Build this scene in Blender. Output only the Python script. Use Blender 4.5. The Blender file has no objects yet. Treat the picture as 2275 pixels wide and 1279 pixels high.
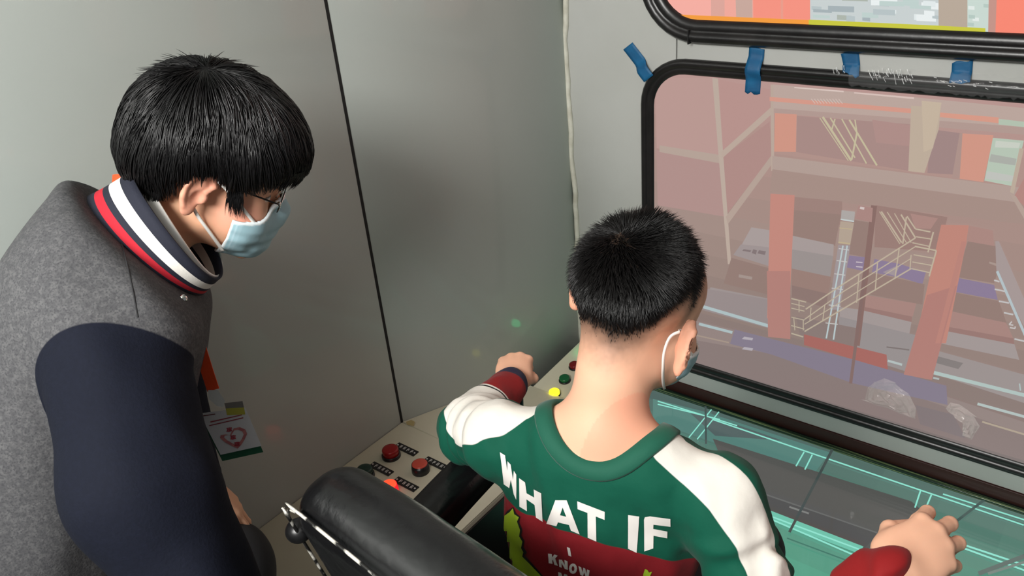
import bpy, bmesh, math, random
import numpy as np
from mathutils import Vector, Matrix
from mathutils.bvhtree import BVHTree

random.seed(7); rng = np.random.default_rng(7)
scn = bpy.context.scene
COL = scn.collection

# ------------------------------------------------------------------ camera
W, H, F = 2275.0, 1279.0, 1800.0
CAM = np.array([0.0, 0.0, 1.75])
yaw, pitch, roll = map(math.radians, (40.38, 27.68, -5.36))
_f = np.array([-math.sin(yaw)*math.cos(pitch), math.cos(yaw)*math.cos(pitch), -math.sin(pitch)])
_r = np.array([math.cos(yaw), math.sin(yaw), 0.0]); _u = np.cross(_r, _f)
IR = math.cos(roll)*_r + math.sin(roll)*_u          # direction "right" of the lens
IU = -math.sin(roll)*_r + math.cos(roll)*_u         # direction "up" of the lens
IF = _f                                             # viewing direction
cd = bpy.data.cameras.new('camera'); cam = bpy.data.objects.new('camera', cd); COL.objects.link(cam)
cd.sensor_fit = 'HORIZONTAL'; cd.sensor_width = 36.0; cd.lens = 36.0*F/W; cd.clip_start = 0.02; cd.clip_end = 60
cam.matrix_world = Matrix(((IR[0], IU[0], -IF[0], CAM[0]), (IR[1], IU[1], -IF[1], CAM[1]), (IR[2], IU[2], -IF[2], CAM[2]), (0, 0, 0, 1)))
scn.camera = cam

# ------------------------------------------------------------------ world, lamps, exposure
wd = bpy.data.worlds.new('room_ambient'); scn.world = wd; wd.use_nodes = True
wd.node_tree.nodes['Background'].inputs[0].default_value = (0.93, 0.97, 1.0, 1)
wd.node_tree.nodes['Background'].inputs[1].default_value = 0.18
def area(name, loc, target, size, energy, color):
    l = bpy.data.lights.new(name, 'AREA'); l.shape = 'RECTANGLE'; l.size, l.size_y = size; l.energy = energy; l.color = color
    o = bpy.data.objects.new(name, l); COL.objects.link(o); o.location = loc
    o.rotation_euler = (Vector(target)-Vector(loc)).to_track_quat('-Z', 'Y').to_euler(); return o
area('ceiling_lamp', (-0.42, -0.85, 2.36), (-0.85, 0.7, 1.2), (0.8, 0.6), 76.0, (1.0, 0.985, 0.955))
vs = scn.view_settings
vs.view_transform = 'Standard'; vs.look = 'None'; vs.gamma = 1.0; vs.use_curve_mapping = False; vs.exposure = 0.0
scn.display_settings.display_device = 'sRGB'

# ------------------------------------------------------------------ helpers
def ray(u, v): return IR*((u-W/2)/F) - IU*((v-H/2)/F) + IF
def at(u, v, t): return CAM + ray(u, v)*t                                   # a point t metres deep
def at_x(u, v, x): d = ray(u, v); return CAM + d*((x-CAM[0])/d[0])
def at_y(u, v, y): d = ray(u, v); return CAM + d*((y-CAM[1])/d[1])
def at_z(u, v, z): d = ray(u, v); return CAM + d*((z-CAM[2])/d[2])
def unit(v): v = np.asarray(v, float); return v/np.linalg.norm(v)
def lin(c):
    c = np.asarray(c, float)/255.0
    return np.where(c <= 0.04045, c/12.92, ((c+0.055)/1.055)**2.4)
def rgb(*c): return tuple(lin(c)) + (1.0,)

def mat(name, color, rough=0.5, metal=0.0, spec=0.5, noise=None, bump=None, emit=None, attr=None, sss=0.0, coat=0.0, coatr=0.03, trans=0.0, alpha=1.0, sheen=0.0):
    m = bpy.data.materials.new(name); m.use_nodes = True; nt = m.node_tree; b = nt.nodes['Principled BSDF']
    b.inputs['Base Color'].default_value = color; b.inputs['Roughness'].default_value = rough; b.inputs['Metallic'].default_value = metal
    b.inputs['Specular IOR Level'].default_value = spec; b.inputs['Coat Weight'].default_value = coat; b.inputs['Coat Roughness'].default_value = coatr
    b.inputs['Subsurface Weight'].default_value = sss; b.inputs['Subsurface Radius'].default_value = (0.008, 0.003, 0.0015); b.inputs['Subsurface Scale'].default_value = 1.0
    b.inputs['Transmission Weight'].default_value = trans; b.inputs['Alpha'].default_value = alpha
    b.inputs['Sheen Weight'].default_value = sheen
    tc = nt.nodes.new('ShaderNodeTexCoord')
    src = None
    if attr:
        a = nt.nodes.new('ShaderNodeAttribute'); a.attribute_name = attr; src = a.outputs['Color']
        if emit is None: nt.links.new(src, b.inputs['Base Color'])
    if noise:                                          # (scale, second colour, detail, lo, hi)
        sc, c2, det, lo, hi = noise
        n = nt.nodes.new('ShaderNodeTexNoise'); n.inputs['Scale'].default_value = sc; n.inputs['Detail'].default_value = det
        nt.links.new(tc.outputs['Object'], n.inputs['Vector'])
        mr = nt.nodes.new('ShaderNodeMapRange'); mr.inputs['From Min'].default_value = lo; mr.inputs['From Max'].default_value = hi
        nt.links.new(n.outputs['Fac'], mr.inputs['Value'])
        mx = nt.nodes.new('ShaderNodeMix'); mx.data_type = 'RGBA'; mx.inputs[6].default_value = color; mx.inputs[7].default_value = c2
        if src is not None:
            mx.blend_type = 'MULTIPLY'; nt.links.new(src, mx.inputs[6])
        nt.links.new(mr.outputs[0], mx.inputs[0]); nt.links.new(mx.outputs[2], b.inputs['Base Color'])
    if bump:                                           # (scale, strength, distance)
        n = nt.nodes.new('ShaderNodeTexNoise'); n.inputs['Scale'].default_value = bump[0]; n.inputs['Detail'].default_value = 4
        nt.links.new(tc.outputs['Object'], n.inputs['Vector'])
        bp = nt.nodes.new('ShaderNodeBump'); bp.inputs['Strength'].default_value = bump[1]; bp.inputs['Distance'].default_value = bump[2]
        nt.links.new(n.outputs['Fac'], bp.inputs['Height']); nt.links.new(bp.outputs[0], b.inputs['Normal'])
    if emit is not None:
        b.inputs['Emission Strength'].default_value = emit
        if attr: nt.links.new(src, b.inputs['Emission Color'])
        else: b.inputs['Emission Color'].default_value = color
    return m

def link(name, me, parent=None, material=None, smooth=False):
    o = bpy.data.objects.new(name, me); COL.objects.link(o)
    if parent is not None:
        o.parent = parent; o.matrix_parent_inverse = parent.matrix_world.inverted() if parent.type != 'EMPTY' else Matrix.Translation(-Vector(parent.location))
    if material is not None:
        for m in (material if isinstance(material, (list, tuple)) else [material]): me.materials.append(m)
    if smooth: me.shade_smooth()
    return o
def mesh(name, verts, faces, parent=None, material=None, smooth=False):
    me = bpy.data.meshes.new(name); me.from_pydata([tuple(map(float, v)) for v in verts], [], [tuple(int(i) for i in f) for f in faces]); me.update()
    return link(name, me, parent, material, smooth)
def tag(o, label=None, cat=None, group=None, kind=None):
    if label: o['label'] = label
    if cat: o['category'] = cat
    if group: o['group'] = group
    if kind: o['kind'] = kind
    return o
def empty(name, loc):
    o = bpy.data.objects.new(name, None); COL.objects.link(o); o.location = tuple(map(float, loc)); o.empty_display_size = 0.05
    bpy.context.view_layer.update(); return o
def box(name, lo, hi, parent=None, material=None, bevel=0.0, seg=2):
    bm = bmesh.new(); bmesh.ops.create_cube(bm, size=1.0)
    lo = np.array(lo, float); hi = np.array(hi, float)
    for v in bm.verts: v.co = Vector(tuple(lo + (np.array(v.co)+0.5)*(hi-lo)))
    if bevel > 0: bmesh.ops.bevel(bm, geom=bm.edges[:], offset=bevel, segments=seg, affect='EDGES', profile=0.5)
    me = bpy.data.meshes.new(name); bm.to_mesh(me); bm.free()
    return link(name, me, parent, material, bevel > 0)
def hull(name, pts, faces, parent=None, material=None, bevel=0.0):
    bm = bmesh.new(); vs_ = [bm.verts.new(tuple(map(float, p))) for p in pts]
    for f in faces: bm.faces.new([vs_[i] for i in f])
    bmesh.ops.recalc_face_normals(bm, faces=bm.faces[:])
    if bevel > 0: bmesh.ops.bevel(bm, geom=bm.edges[:], offset=bevel, segments=2, affect='EDGES', profile=0.5)
    me = bpy.data.meshes.new(name); bm.to_mesh(me); bm.free()
    return link(name, me, parent, material, False)
def catmull(pts, n=8, closed=False):
    P = np.array(pts, float); m = len(P); out = []
    rngi = range(m if closed else m-1)
    for i in rngi:
        if closed: p0, p1, p2, p3 = P[(i-1) % m], P[i], P[(i+1) % m], P[(i+2) % m]
        else: p0, p1, p2, p3 = P[max(i-1, 0)], P[i], P[i+1], P[min(i+2, m-1)]
        for t in np.arange(n)/n:
            out.append(0.5*((2*p1)+(-p0+p2)*t+(2*p0-5*p1+4*p2-p3)*t*t+(-p0+3*p1-3*p2+p3)*t**3))
    if not closed: out.append(P[-1])
    return np.array(out)
def sweep(name, path, prof, parent=None, material=None, closed=False, up=(0, 0, 1), caps=True, smooth=True, matfun=None):
    """sweep a closed 2-D profile (list of (a,b)) along a path; a along side, b along up"""
    path = np.array(path, float); n = len(path); prof = np.array(prof, float); m = len(prof)
    if closed: T = np.roll(path, -1, 0)-np.roll(path, 1, 0)
    else: T = np.gradient(path, axis=0)
    T /= np.linalg.norm(T, axis=1, keepdims=True)+1e-12
    U = np.asarray(up, float)
    U = np.tile(U, (n, 1)) if U.ndim == 1 else U
    S = np.cross(T, U); S /= np.linalg.norm(S, axis=1, keepdims=True)+1e-12
    B = np.cross(S, T)
    V = path[:, None, :] + prof[None, :, 0:1]*S[:, None, :] + prof[None, :, 1:2]*B[:, None, :]
    V = V.reshape(-1, 3); Fc = []
    for i in range(n if closed else n-1):
        j = (i+1) % n
        for k in range(m):
            l = (k+1) % m; Fc.append((i*m+k, i*m+l, j*m+l, j*m+k))
    if caps and not closed:
        Fc.append(tuple(range(m))[::-1]); Fc.append(tuple((n-1)*m+k for k in range(m)))
    return mesh(name, V, Fc, parent, material, smooth)
def circ(r, n=8, r2=None): return [(r*math.cos(2*math.pi*i/n), (r2 or r)*math.sin(2*math.pi*i/n)) for i in range(n)]
def frame_from(n):
    n = unit(n); a = np.array([0, 0, 1.0]) if abs(n[2]) < 0.9 else np.array([0, 1.0, 0]); x = unit(np.cross(a, n)); return x, np.cross(n, x), n
def lathe(name, base, axis, prof, parent=None, material=None, n=28, smooth=True, cap=True):
    """prof: (radius, height) pairs up the axis"""
    x, y, z = frame_from(axis); V = []; Fc = []; m = len(prof); base = np.asarray(base, float)
    for r, h in prof:
        for k in range(n):
            a = 2*math.pi*k/n; V.append(base + x*r*math.cos(a)+y*r*math.sin(a)+z*h)
    for i in range(m-1):
        for k in range(n):
            l = (k+1) % n; Fc.append((i*n+k, i*n+l, (i+1)*n+l, (i+1)*n+k))
    if cap: Fc.append(tuple((m-1)*n+k for k in range(n))); Fc.append(tuple(range(n))[::-1])
    o = mesh(name, V, Fc, parent, material, smooth)
    return o
def polys_mesh(name, items, parent, material, lift):
    """flat print: items = [(rgb255, [3-D points])...] drawn in order, each a hair's breadth above the last"""
    V = []; Fc = []; C = []
    for i, (c, pts) in enumerate(items):
        b = len(V); off = np.asarray(lift)*(i+1)
        for p in pts: V.append(np.asarray(p)+off)
        Fc.append(tuple(range(b, b+len(pts)))); C.append((lin(c[:3]), len(pts)))
    o = mesh(name, V, Fc, parent, material)
    ca = o.data.color_attributes.new('print', 'FLOAT_COLOR', 'CORNER'); buf = []
    for c, n in C: buf += list(np.append(c, 1.0))*n
    ca.data.foreach_set('color', buf); return o
def seg_poly(a, b, w):
    """a thin stroke in pixel space as four corners"""
    a = np.array(a, float); b = np.array(b, float); d = b-a; n = np.array([-d[1], d[0]])/np.linalg.norm(d)*w/2
    return [a-n, b-n, b+n, a+n]

# ------------------------------------------------------------------ implicit surfaces
def smin(a, b, k):
    h = np.clip(0.5+0.5*(b-a)/k, 0, 1); return b+(a-b)*h-k*h*(1-h)
def smax(a, b, k): return -smin(-a, -b, k)
def rcone(P, a, b, r1, r2):
    a = np.asarray(a, float); b = np.asarray(b, float); ab = b-a; t = np.clip(((P-a)@ab)/(ab@ab+1e-12), 0, 1)
    return np.linalg.norm(P-a-t[:, None]*ab, axis=1)-(r1+(r2-r1)*t)
def ell(P, c, r, R=None):
    q = P-np.asarray(c, float)
    if R is not None: q = q@R
    r = np.asarray(r, float); k0 = np.linalg.norm(q/r, axis=1); k1 = np.linalg.norm(q/(r*r), axis=1)+1e-9
    return k0*(k0-1)/k1
def uni(ds, k):
    d = ds[0]
    for e in ds[1:]: d = smin(d, e, k)
    return d
def vnoise(P, seed=0):
    """smooth value noise in 0..1"""
    i = np.floor(P).astype(np.int64); f = P-i; f = f*f*(3-2*f)
    def hsh(x, y, z):
        n = (x*73856093) ^ (y*19349663) ^ (z*83492791) ^ (seed*2654435761); n = (n ^ (n >> 13))*1274126177 & 0x7fffffff
        return ((n ^ (n >> 16)) & 0xffff)/65535.0
    r = 0
    for dx in (0, 1):
        for dy in (0, 1):
            for dz in (0, 1):
                w = (f[:, 0] if dx else 1-f[:, 0])*(f[:, 1] if dy else 1-f[:, 1])*(f[:, 2] if dz else 1-f[:, 2])
                r = r + w*hsh(i[:, 0]+dx, i[:, 1]+dy, i[:, 2]+dz)
    return r
def surface(fn, lo, hi, h, proj=2):
    """surface nets of fn<0 inside the box lo..hi, step h; only blocks near the surface are evaluated"""
    lo = np.asarray(lo, float); hi = np.asarray(hi, float); B = 6
    nb = np.ceil((hi-lo)/(h*B)).astype(int); n = nb*B+1
    cx = [lo[a]+(np.arange(nb[a])+0.5)*h*B for a in range(3)]
    G = np.stack(np.meshgrid(*cx, indexing='ij'), -1).reshape(-1, 3)
    d = fn(G); act = np.abs(d) < h*B*1.2+0.004
    D = np.ones(n, np.float32)
    sg = np.where(d < 0, -1.0, 1.0).reshape(nb)
    D[:-1, :-1, :-1] = np.repeat(np.repeat(np.repeat(sg, B, 0), B, 1), B, 2)
    idx = np.argwhere(act.reshape(nb)); o = np.stack(np.meshgrid(*[np.arange(B+1)]*3, indexing='ij'), -1).reshape(-1, 3)
    for s in range(0, len(idx), 1500):
        I = (idx[s:s+1500, None, :]*B+o[None]).reshape(-1, 3); v = fn(lo+I*h); D[I[:, 0], I[:, 1], I[:, 2]] = v
    neg = D < 0
    c = np.zeros(np.array(n)-1, np.int8)
    for dx in (0, 1):
        for dy in (0, 1):
            for dz in (0, 1): c += neg[dx:n[0]-1+dx, dy:n[1]-1+dy, dz:n[2]-1+dz]
    cells = np.argwhere((c > 0) & (c < 8))
    vid = -np.ones(c.shape, np.int64); vid[cells[:, 0], cells[:, 1], cells[:, 2]] = np.arange(len(cells))
    acc = np.zeros((len(cells), 3)); cnt = np.zeros(len(cells))
    cor = [(0, 0, 0), (1, 0, 0), (0, 1, 0), (1, 1, 0), (0, 0, 1), (1, 0, 1), (0, 1, 1), (1, 1, 1)]
    for i in range(8):
        for a in range(3):
            if cor[i][a]: continue
            q = list(cor[i]); q[a] = 1
            A_ = cells+np.array(cor[i]); B_ = cells+np.array(q)
            da = D[A_[:, 0], A_[:, 1], A_[:, 2]]; db = D[B_[:, 0], B_[:, 1], B_[:, 2]]
            m = (da < 0) != (db < 0); t = np.where(m, da/(da-db+1e-20), 0)
            acc[m] += (np.array(cor[i])+t[:, None]*(np.array(q)-np.array(cor[i])))[m]; cnt[m] += 1
    V = lo+(cells+acc/np.maximum(cnt, 1)[:, None])*h
    Fc = []
    for a in range(3):
        b, e = (a+1) % 3, (a+2) % 3
        s0 = [slice(None)]*3; s1 = [slice(None)]*3; s0[a] = slice(0, -1); s1[a] = slice(1, None)
        x = np.argwhere(neg[tuple(s0)] != neg[tuple(s1)])
        x = x[(x[:, b] > 0) & (x[:, e] > 0) & (x[:, b] < c.shape[b]) & (x[:, e] < c.shape[e])]
        flip = neg[x[:, 0], x[:, 1], x[:, 2]]
        def cell(db, de):
            y = x.copy(); y[:, b] -= db; y[:, e] -= de; return vid[y[:, 0], y[:, 1], y[:, 2]]
        q = np.stack([cell(1, 1), cell(0, 1), cell(0, 0), cell(1, 0)], 1); q[~flip] = q[~flip][:, ::-1]
        Fc.append(q)
    Fc = np.concatenate(Fc); Fc = Fc[(Fc >= 0).all(1)]
    for _ in range(proj):
        g = grad(fn, V, h*0.4); dv = fn(V); V = V-np.clip(dv, -h, h)[:, None]*g*0.9
    return V, Fc
def grad(fn, P, e=0.001):
    g = np.stack([fn(P+np.eye(3)[a]*e)-fn(P-np.eye(3)[a]*e) for a in range(3)], 1)
    return g/(np.linalg.norm(g, axis=1, keepdims=True)+1e-12)
def npmesh(name, V, Fc, parent=None, material=None, attrs=None, cols=None):
    me = bpy.data.meshes.new(name); V = np.ascontiguousarray(V, np.float32); Fc = np.ascontiguousarray(Fc, np.int32)
    me.vertices.add(len(V)); me.vertices.foreach_set('co', V.ravel())
    k = Fc.shape[1]; me.loops.add(len(Fc)*k); me.loops.foreach_set('vertex_index', Fc.ravel())
    me.polygons.add(len(Fc)); me.polygons.foreach_set('loop_start', np.arange(len(Fc), dtype=np.int32)*k); me.polygons.foreach_set('loop_total', np.full(len(Fc), k, np.int32))
    me.update(calc_edges=True); me.validate()
    for nme, arr in (attrs or {}).items():
        a = me.attributes.new(nme, 'FLOAT', 'POINT'); a.data.foreach_set('value', np.ascontiguousarray(arr, np.float32))
    for nme, arr in (cols or {}).items():
        a = me.attributes.new(nme, 'FLOAT_COLOR', 'POINT'); a.data.foreach_set('color', np.ascontiguousarray(np.c_[arr, np.ones(len(arr))], np.float32).ravel())
    o = link(name, me, parent, material, True); return o
def strands(name, paths, rad, parent, material):
    """paths (N,S,3), rad (N,S): three-sided tapering hairs in one mesh"""
    N, S, _ = paths.shape
    T = np.gradient(paths, axis=1); T /= np.linalg.norm(T, axis=2, keepdims=True)+1e-12
    a = np.tile(np.array([0.31, 0.52, 0.79]), (N, S, 1)); X = np.cross(T, a); X /= np.linalg.norm(X, axis=2, keepdims=True)+1e-9; Y = np.cross(T, X)
    V = np.stack([paths+(X*math.cos(q)+Y*math.sin(q))*rad[..., None] for q in (0, 2.094, 4.189)], 2)   # N,S,3,3
    base = (np.arange(N)*S*3)[:, None, None]; i = np.arange(S-1)[None, :, None]*3; k = np.arange(3)[None, None, :]; l = (k+1) % 3
    Fc = np.stack([base+i+k, base+i+l, base+i+3+l, base+i+3+k], -1).reshape(-1, 4)
    return npmesh(name, V.reshape(-1, 3), Fc, parent, material)

# ------------------------------------------------------------------ materials of the place
XW, YF = -1.204, 1.7128                        # left wall plane, front wall plane
M_wall = mat('grey_panel', rgb(174, 181, 176), 0.42, spec=0.4, noise=(3.0, rgb(169, 176, 171), 2, 0.3, 0.7), bump=(7.0, 0.03, 0.01), coat=0.30, coatr=0.07)
M_wallf = mat('grey_panel_front', rgb(188, 189, 185), 0.45, spec=0.4, noise=(4.0, rgb(180, 181, 176), 3, 0.35, 0.7))
M_gap = mat('seam_black', rgb(14, 14, 14), 0.8)
M_floor = mat('rubber_floor', rgb(52, 50, 46), 0.6, noise=(14, rgb(40, 39, 36), 4, 0.35, 0.65), bump=(160, 0.2, 0.002))
M_ceil = mat('ceiling_white', rgb(205, 205, 200), 0.8)
M_caulk = mat('white_sealant', rgb(214, 212, 198), 0.6, noise=(30, rgb(190, 186, 170), 3, 0.4, 0.7))
M_rubber = mat('black_rubber', rgb(22, 21, 22), 0.33, spec=0.5, noise=(18, rgb(32, 30, 30), 3, 0.4, 0.7), bump=(40, 0.15, 0.003))
M_brown = mat('dark_brown_trim', rgb(52, 22, 18), 0.45)
M_screen = mat('projected_picture', (0.012, 0.012, 0.012, 1), 0.28, spec=0.35, attr='print', emit=0.92)
M_glassp = mat('floor_picture', (0.012, 0.014, 0.014, 1), 0.08, spec=0.5, attr='print', emit=0.92, coat=0.25)
M_glassedge = mat('green_glass_edge', rgb(34, 58, 46), 0.12, spec=0.6, noise=(60, rgb(150, 176, 120), 4, 0.52, 0.72))
_nt = M_glassedge.node_tree; _mp = _nt.nodes.new('ShaderNodeMapping'); _mp.inputs['Scale'].default_value = (0.06, 5.0, 6.0)
_tc = next(n for n in _nt.nodes if n.type == 'TEX_COORD'); _tx = next(n for n in _nt.nodes if n.type == 'TEX_NOISE')
_nt.links.new(_tc.outputs['Object'], _mp.inputs['Vector']); _nt.links.new(_mp.outputs[0], _tx.inputs['Vector'])
M_black = mat('black_plastic', rgb(20, 20, 21), 0.38)
M_console = mat('beige_metal', rgb(214, 210, 188), 0.42, spec=0.4, noise=(5, rgb(206, 201, 178), 3, 0.35, 0.7))
M_tape = mat('blue_tape', rgb(6, 82, 126), 0.6, noise=(35, rgb(10, 96, 142), 3, 0.4, 0.7), bump=(90, 0.3, 0.002))
M_film = mat('clear_film', rgb(250, 250, 250), 0.06, spec=1.0, alpha=0.05, coat=1.0, bump=(60, 0.4, 0.004))
M_filmw = mat('crumpled_film', rgb(250, 240, 236), 0.12, spec=1.0, alpha=0.30, coat=1.0, bump=(38, 0.8, 0.01))
M_mark = mat('white_mark', rgb(225, 225, 220), 0.5)

# ------------------------------------------------------------------ the room shell
Y0 = -1.6
fl = box('floor', (XW-0.05, Y0, -0.06), (1.6, YF+0.05, 0.0), None, M_floor); tag(fl, kind='structure')
for x in (-0.66, -0.2, 0.3):
    box('floor_joint', (x-0.002, Y0, 0.0), (x+0.002, 1.2, 0.0012), fl, M_gap)
ce = box('ceiling', (XW-0.05, Y0, 2.5), (1.6, YF+0.05, 2.56), None, M_ceil); tag(ce, kind='structure')
wl = box('wall_left', (XW-0.06, Y0, 0), (XW-0.012, YF+0.05, 2.5), None, M_gap); tag(wl, kind='structure')
SEAM = 0.98
for a, b in ((Y0, -0.22), (-0.216, SEAM-0.0028), (SEAM+0.0028, YF)):
    box('panel', (XW-0.012, a, 0), (XW, b, 2.5), wl, M_wall, 0.0012)
box('seam_strip', (XW-0.012, SEAM-0.0034, 0), (XW+0.0004, SEAM+0.0034, 2.5), wl, M_gap)
wf = box('wall_front', (XW, YF+0.012, 0.0), (1.6, YF+0.05, 2.5), None, M_gap); tag(wf, kind='structure')
ZW = CAM[2]-0.948*1.4                           # lower edge of the grey front panels
for a, b in ((XW, -0.897), (-0.894, 0.35), (0.353, 1.6)):
    box('panel', (a, YF, ZW), (b, YF+0.012, 2.5), wf, M_wallf, 0.001)
ZS = CAM[2]-0.972*1.4                           # top of the floor screen
tb = box('trim_1', (XW+0.2, YF-0.004, ZS), (1.6, YF+0.011, ZW-0.001), None, M_brown, 0.001); tag(tb, kind='structure')
# an uneven bead of sealant down the corner
pth = np.array([(XW+0.004+0.003*math.sin(z*9)+0.002*math.sin(z*23), YF-0.003, z) for z in np.linspace(0.45, 2.48, 60)])
sl = sweep('trim_2', pth, circ(0.0075, 7), None, M_caulk, up=(1, 0, 0)); tag(sl, kind='structure')
V = sl.data.vertices
for v in V: v.co.x += 0.002*math.sin(v.co.z*41)+0.0012*math.sin(v.co.z*97)

# ------------------------------------------------------------------ windows: rubber gaskets round the projected pictures
def rrect(x0, x1, z0, z1, r, n=9):
    out = []
    for cx, cz, a0 in ((x1-r, z1-r, 0), (x0+r, z1-r, 90), (x0+r, z0+r, 180), (x1-r, z0+r, 270)):
        for k in range(n+1):
            a = math.radians(a0+90*k/n); out.append((cx+r*math.cos(a), cz+r*math.sin(a)))
    return out
def gasket(name, x0, x1, z0, z1, r, w, d, parent):
    """rounded-rectangle rubber profile: outer edge as given, w wide, d proud of the wall, a groove along its middle"""
    prof = [(0.0, 0.0), (0.0, 0.55), (0.12, 0.9), (0.28, 1.0), (0.44, 0.82), (0.5, 0.62), (0.58, 0.7), (0.78, 0.66), (0.95, 0.4), (1.0, 0.0)]
    V = []; Fc = []; m = len(prof); loops = []
    for t, hgt in prof:
        q = w*t; loops.append([(x, YF-0.001-d*hgt, z) for x, z in rrect(x0+q, x1-q, z0+q, z1-q, max(r-q, 0.012))])
    n = len(loops[0])
    for L in loops: V += L
    for i in range(m-1):
        for k in range(n): l = (k+1) % n; Fc.append((i*n+k, i*n+l, (i+1)*n+l, (i+1)*n+k))
    return mesh(name, V, Fc, parent, M_rubber, True)
def K(v): return CAM[2]+v*1.4
WX0, WX1 = -0.704*1.4, 0.78
def wpx(u, v): p = at_y(u, v, YF-0.006); return p
def clipwin(pts, x0, x1, z0, z1):
    """Sutherland-Hodgman in the wall plane, so that the print stays inside its gasket"""
    def cut(P, ax, lim, sgn):
        out = []
        for i in range(len(P)):
            a, b = P[i], P[(i+1) % len(P)]; ia = sgn*(a[ax]-lim) <= 0; ib = sgn*(b[ax]-lim) <= 0
            if ia: out.append(a)
            if ia != ib: t = (lim-a[ax])/(b[ax]-a[ax]); out.append(a+(b-a)*t)
        return out
    P = [np.asarray(p, float) for p in pts]
    if CLIPR:
        R_ = rrect(x0, x1, z0, z1, CLIPR, 6)
        for i in range(len(R_)):
            a, b = R_[i], R_[(i+1) % len(R_)]; ex, ez = b[0]-a[0], b[1]-a[1]; out = []
            if abs(ex)+abs(ez) < 1e-6: continue
            sd = [ex*(p[2]-a[1])-ez*(p[0]-a[0]) for p in P]
            for k in range(len(P)):
                l = (k+1) % len(P)
                if sd[k] >= 0: out.append(P[k])
                if (sd[k] >= 0) != (sd[l] >= 0): t = sd[k]/(sd[k]-sd[l]); out.append(P[k]+(P[l]-P[k])*t)
            P = out
            if not P: return P
        return P
    for ax, lim, sg in ((0, x0, -1), (0, x1, 1), (2, z0, -1), (2, z1, 1)):
        if P: P = cut(P, ax, lim, sg)
    return P
CLIPR = 0.10
def flatY(pts): return [np.array([p[0], YF-0.006, p[2]]) for p in pts]

# --- upper window
w1 = empty('window_1', (-0.1, YF, K(-0.28))); tag(w1, 'upper window screen in thick black rubber gasket with bright container picture', 'window', kind='structure')
U0, U1 = K(-0.281), K(0.22)
gasket('gasket', WX0, WX1, U0, U1, 0.145, 0.052, 0.026, w1)
jt = wpx(1538, 84); box('gasket_joint', (jt[0]-0.0012, YF-0.0275, U0-0.0005), (jt[0]+0.0012, YF-0.004, U0+0.03), w1, M_gap)
box1 = (WX0+0.03, WX1-0.03, U0+0.03, U1-0.03)
it = []
def add1(c, pts): 
    P = clipwin([wpx(*p) for p in pts], *box1)
    if len(P) > 2: it.append((c, flatY(P)))
def rect1(c, xa, xb, za, zb): it.append((c, flatY(clipwin([np.array([x, 0, z]) for x, z in ((xa, za), (xb, za), (xb, zb), (xa, zb))], *box1))))
rect1((246, 172, 158), *box1)
add1((252, 178, 166), [(1455, -400), (1580, -400), (1582, 60), (1455, 50)])
add1((226, 170, 158), [(1578, -400), (1608, -400), (1610, 60), (1580, 50)])
add1((205, 172, 160), [(1622, -400), (1668, -400), (1672, 60), (1636, 50)])
add1((252, 150, 132), [(1668, -400), (1800, -400), (1802, 66), (1674, 60)])
add1((240, 160, 142), [(1732, -400), (1738, -400), (1740, 66), (1735, 60)])
add1((206, 214, 214), [(1798, -400), (2090, -400), (2092, 60), (1800, 48)])
for k in range(70):                                   # far stacks of pale containers
    x = 1800+random.random()*275; y = -120+random.random()*160; w = 14+random.random()*45; h = 5+random.random()*12
    c = random.choice([(232, 240, 240), (188, 200, 202), (170, 182, 186), (240, 246, 246), (196, 214, 210), (178, 186, 176)])
    add1(c, [(x, y), (min(x+w, 2088), y+2), (min(x+w, 2088), y+h+2), (x, y+h)])
add1((188, 172, 156), [(2085, -400), (2152, -400), (2150, 70), (2086, 62)])
add1((206, 222, 214), [(2150, -400), (2208, -400), (2198, 72), (2150, 70)])
for k in range(14):
    x = 2150+random.random()*42; y = -80+random.random()*130
    add1(random.choice([(232, 240, 236), (186, 206, 198)]), [(x, y), (x+14, y+1), (x+14, y+9), (x, y+8)])
add1((200, 150, 138), [(2205, -400), (2232, -400), (2216, 78), (2196, 74)])
add1((255, 138, 116), [(2230, -400), (2420, -400), (2420, 100), (2212, 78)])
add1((196, 190, 180), [(2420, -400), (3600, -400), (3600, 170), (2420, 100)])
add1((250, 160, 60), [(1490, 31), (1800, 44), (1800, 62), (1490, 52)])
add1((206, 205, 60), [(1798, 43), (2082, 56), (2190, 62), (2190, 86), (1798, 62)])
add1((244, 150, 96), [(2200, 72), (2420, 84), (2420, 110), (2196, 84)])
polys_mesh('picture', it, w1, M_screen, (0, -0.00003, 0))

# --- lower window
w2 = empty('window_2', (-0.1, YF, K(-0.912))); tag(w2, 'lower window screen showing red crane legs and stairs', 'window', kind='structure')
L0, L1 = K(-0.913), K(-0.3085)
gasket('gasket', WX0, WX1, L0, L1, 0.115, 0.037, 0.014, w2)
CLIPR = 0.09
box2 = (WX0+0.022, WX1-0.022, L0+0.022, L1-0.022)
it = []
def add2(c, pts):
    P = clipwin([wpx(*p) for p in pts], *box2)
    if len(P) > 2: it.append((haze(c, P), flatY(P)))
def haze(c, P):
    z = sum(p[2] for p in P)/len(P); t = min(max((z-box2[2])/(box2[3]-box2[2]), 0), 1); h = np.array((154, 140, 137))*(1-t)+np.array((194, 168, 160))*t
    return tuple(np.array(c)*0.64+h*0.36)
def rect2(c, xa, xb, za, zb):
    P = clipwin([np.array([x, 0, z]) for x, z in ((xa, za), (xb, za), (xb, zb), (xa, zb))], *box2)
    if len(P) > 2: it.append((c, flatY(P)))
def line2(c, a, b, w): add2(c, seg_poly(a, b, w))
def s6(x, y): return (1440+x/2.3689, 160+y/2.3689)
def s7(x, y): return (1440+x/1.884, 600+y/1.884)
def s8(x, y): return (1760+x/3.761, 420+y/3.761)
def A6(c, *p): add2(c, [s6(*q) for q in p])
def A7(c, *p): add2(c, [s7(*q) for q in p])
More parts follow.
